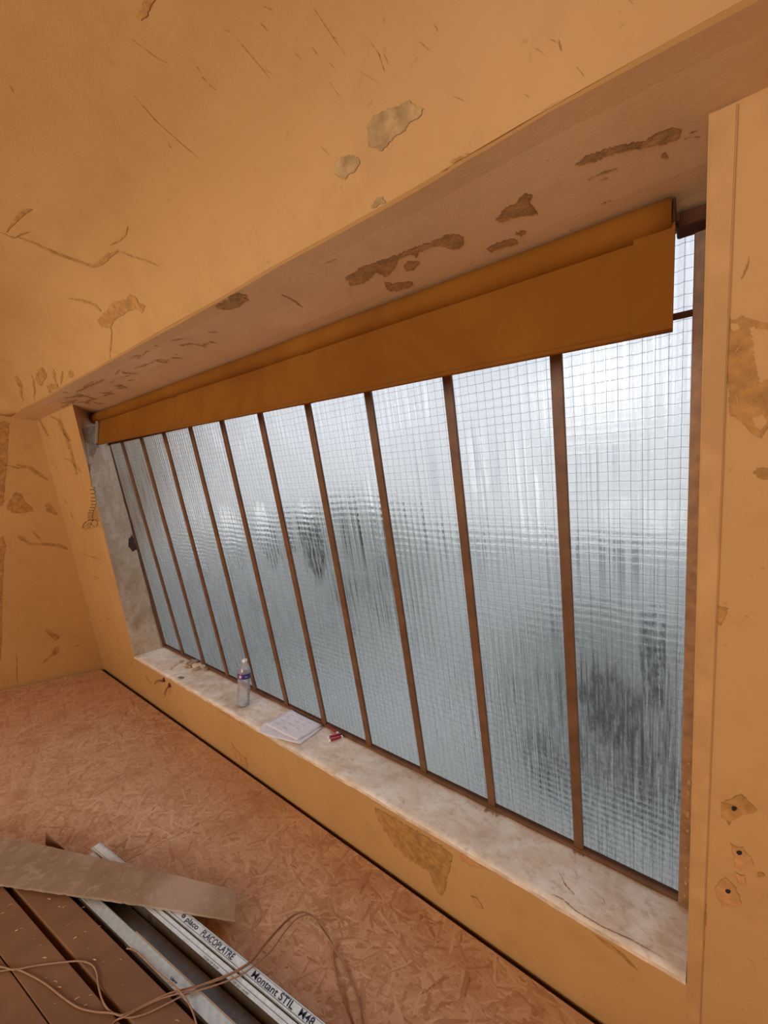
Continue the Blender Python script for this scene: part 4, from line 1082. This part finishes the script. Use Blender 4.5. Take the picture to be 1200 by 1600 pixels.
# wood shavings on the brown boards
sh = []
me = None
spots = [(16, 1414), (22, 1431), (4, 1427), (27, 1454), (33, 1451), (56, 1449), (69, 1497), (52, 1467), (133, 1456), (138, 1407), (130, 1418), (156, 1447), (119, 1465), (136, 1483), (188, 1499), (147, 1500), (162, 1502), (190, 1540), (87, 1534), (86, 1568), (133, 1571), (121, 1560), (72, 1528), (92, 1503), (76, 1405), (93, 1417), (100, 1417), (277, 1595), (106, 1445), (142, 1555), (92, 1543), (63, 1477)]
for k, q in enumerate(spots):
    L = random.uniform(.004, .010) if k % 3 else .013
    if me is None:
        bm = bmesh.new(); n = 5; g = [[bm.verts.new(((i / n - .5), (j - .5) * .28, .12 * math.sin(math.pi * i / n) + .02)) for j in (0, 1)] for i in range(n + 1)]
        for i in range(n): bm.faces.new((g[i][0], g[i + 1][0], g[i + 1][1], g[i][1]))
        bmesh.ops.solidify(bm, geom=list(bm.faces), thickness=.05)
        o = mesh_obj('wood_shaving', bm, M_shav); me = o.data
    else:
        o = bpy.data.objects.new('wood_shaving', me); C.objects.link(o)
    o.location = on_z(*q, BT + .001); o.scale = (L, L, L); o.rotation_euler = (0, 0, random.uniform(0.4, 1.6))
    tag(o, 'tiny pale wood shaving lying on the brown boards', 'shaving', 'wood shavings on the brown boards')

# ------------------------------------------------------------------ outside, seen blurred through the glass
M_ground = simple('grey_green_yard', (0.34, 0.345, 0.30), .9, var=.3, scale=.6)
bm = bmesh.new(); box(bm, (-60, 1.9, -2.7), (60, 90, -2.5)); box(bm, (-60, -60, -2.7), (60, -3.4, -2.5)); g_ = structure('ground', bm, M_ground)
def hedge(x, y, w_, h, lab):
    bm = bmesh.new(); bmesh.ops.create_icosphere(bm, subdivisions=3, radius=1)
    for v in bm.verts:
        d = v.co.normalized(); q = 1 + .35 * noise.noise(d * 3 + Vector((x, y, 0)))
        v.co = Vector((d.x * w_, d.y * w_ * .6, d.z * h)) * q
    bm2 = o = mesh_obj('foliage', bm, simple('dull_green_leaves', (0.055, 0.06, 0.05), .8, var=.4, scale=9), None, True)
    t = empty('garden_shrub', (x, y, -2.5)); o.parent = t; o.location = (0, 0, h * .95)
    bm = bmesh.new(); tube(bm, [(0, 0, 0), (0.05, 0, h * .5), (0, 0, h)], [.09, .07, .04], 8); mesh_obj('trunk', bm, M_edge, t)
    tag(t, lab, 'shrub')
hedge(-1.0, 7.0, 1.6, 1.35, 'blurred dark shrub outside, behind the rightmost panes')
hedge(-9.5, 10.0, 3.0, 2.2, 'blurred dark shrub outside, behind the middle panes')
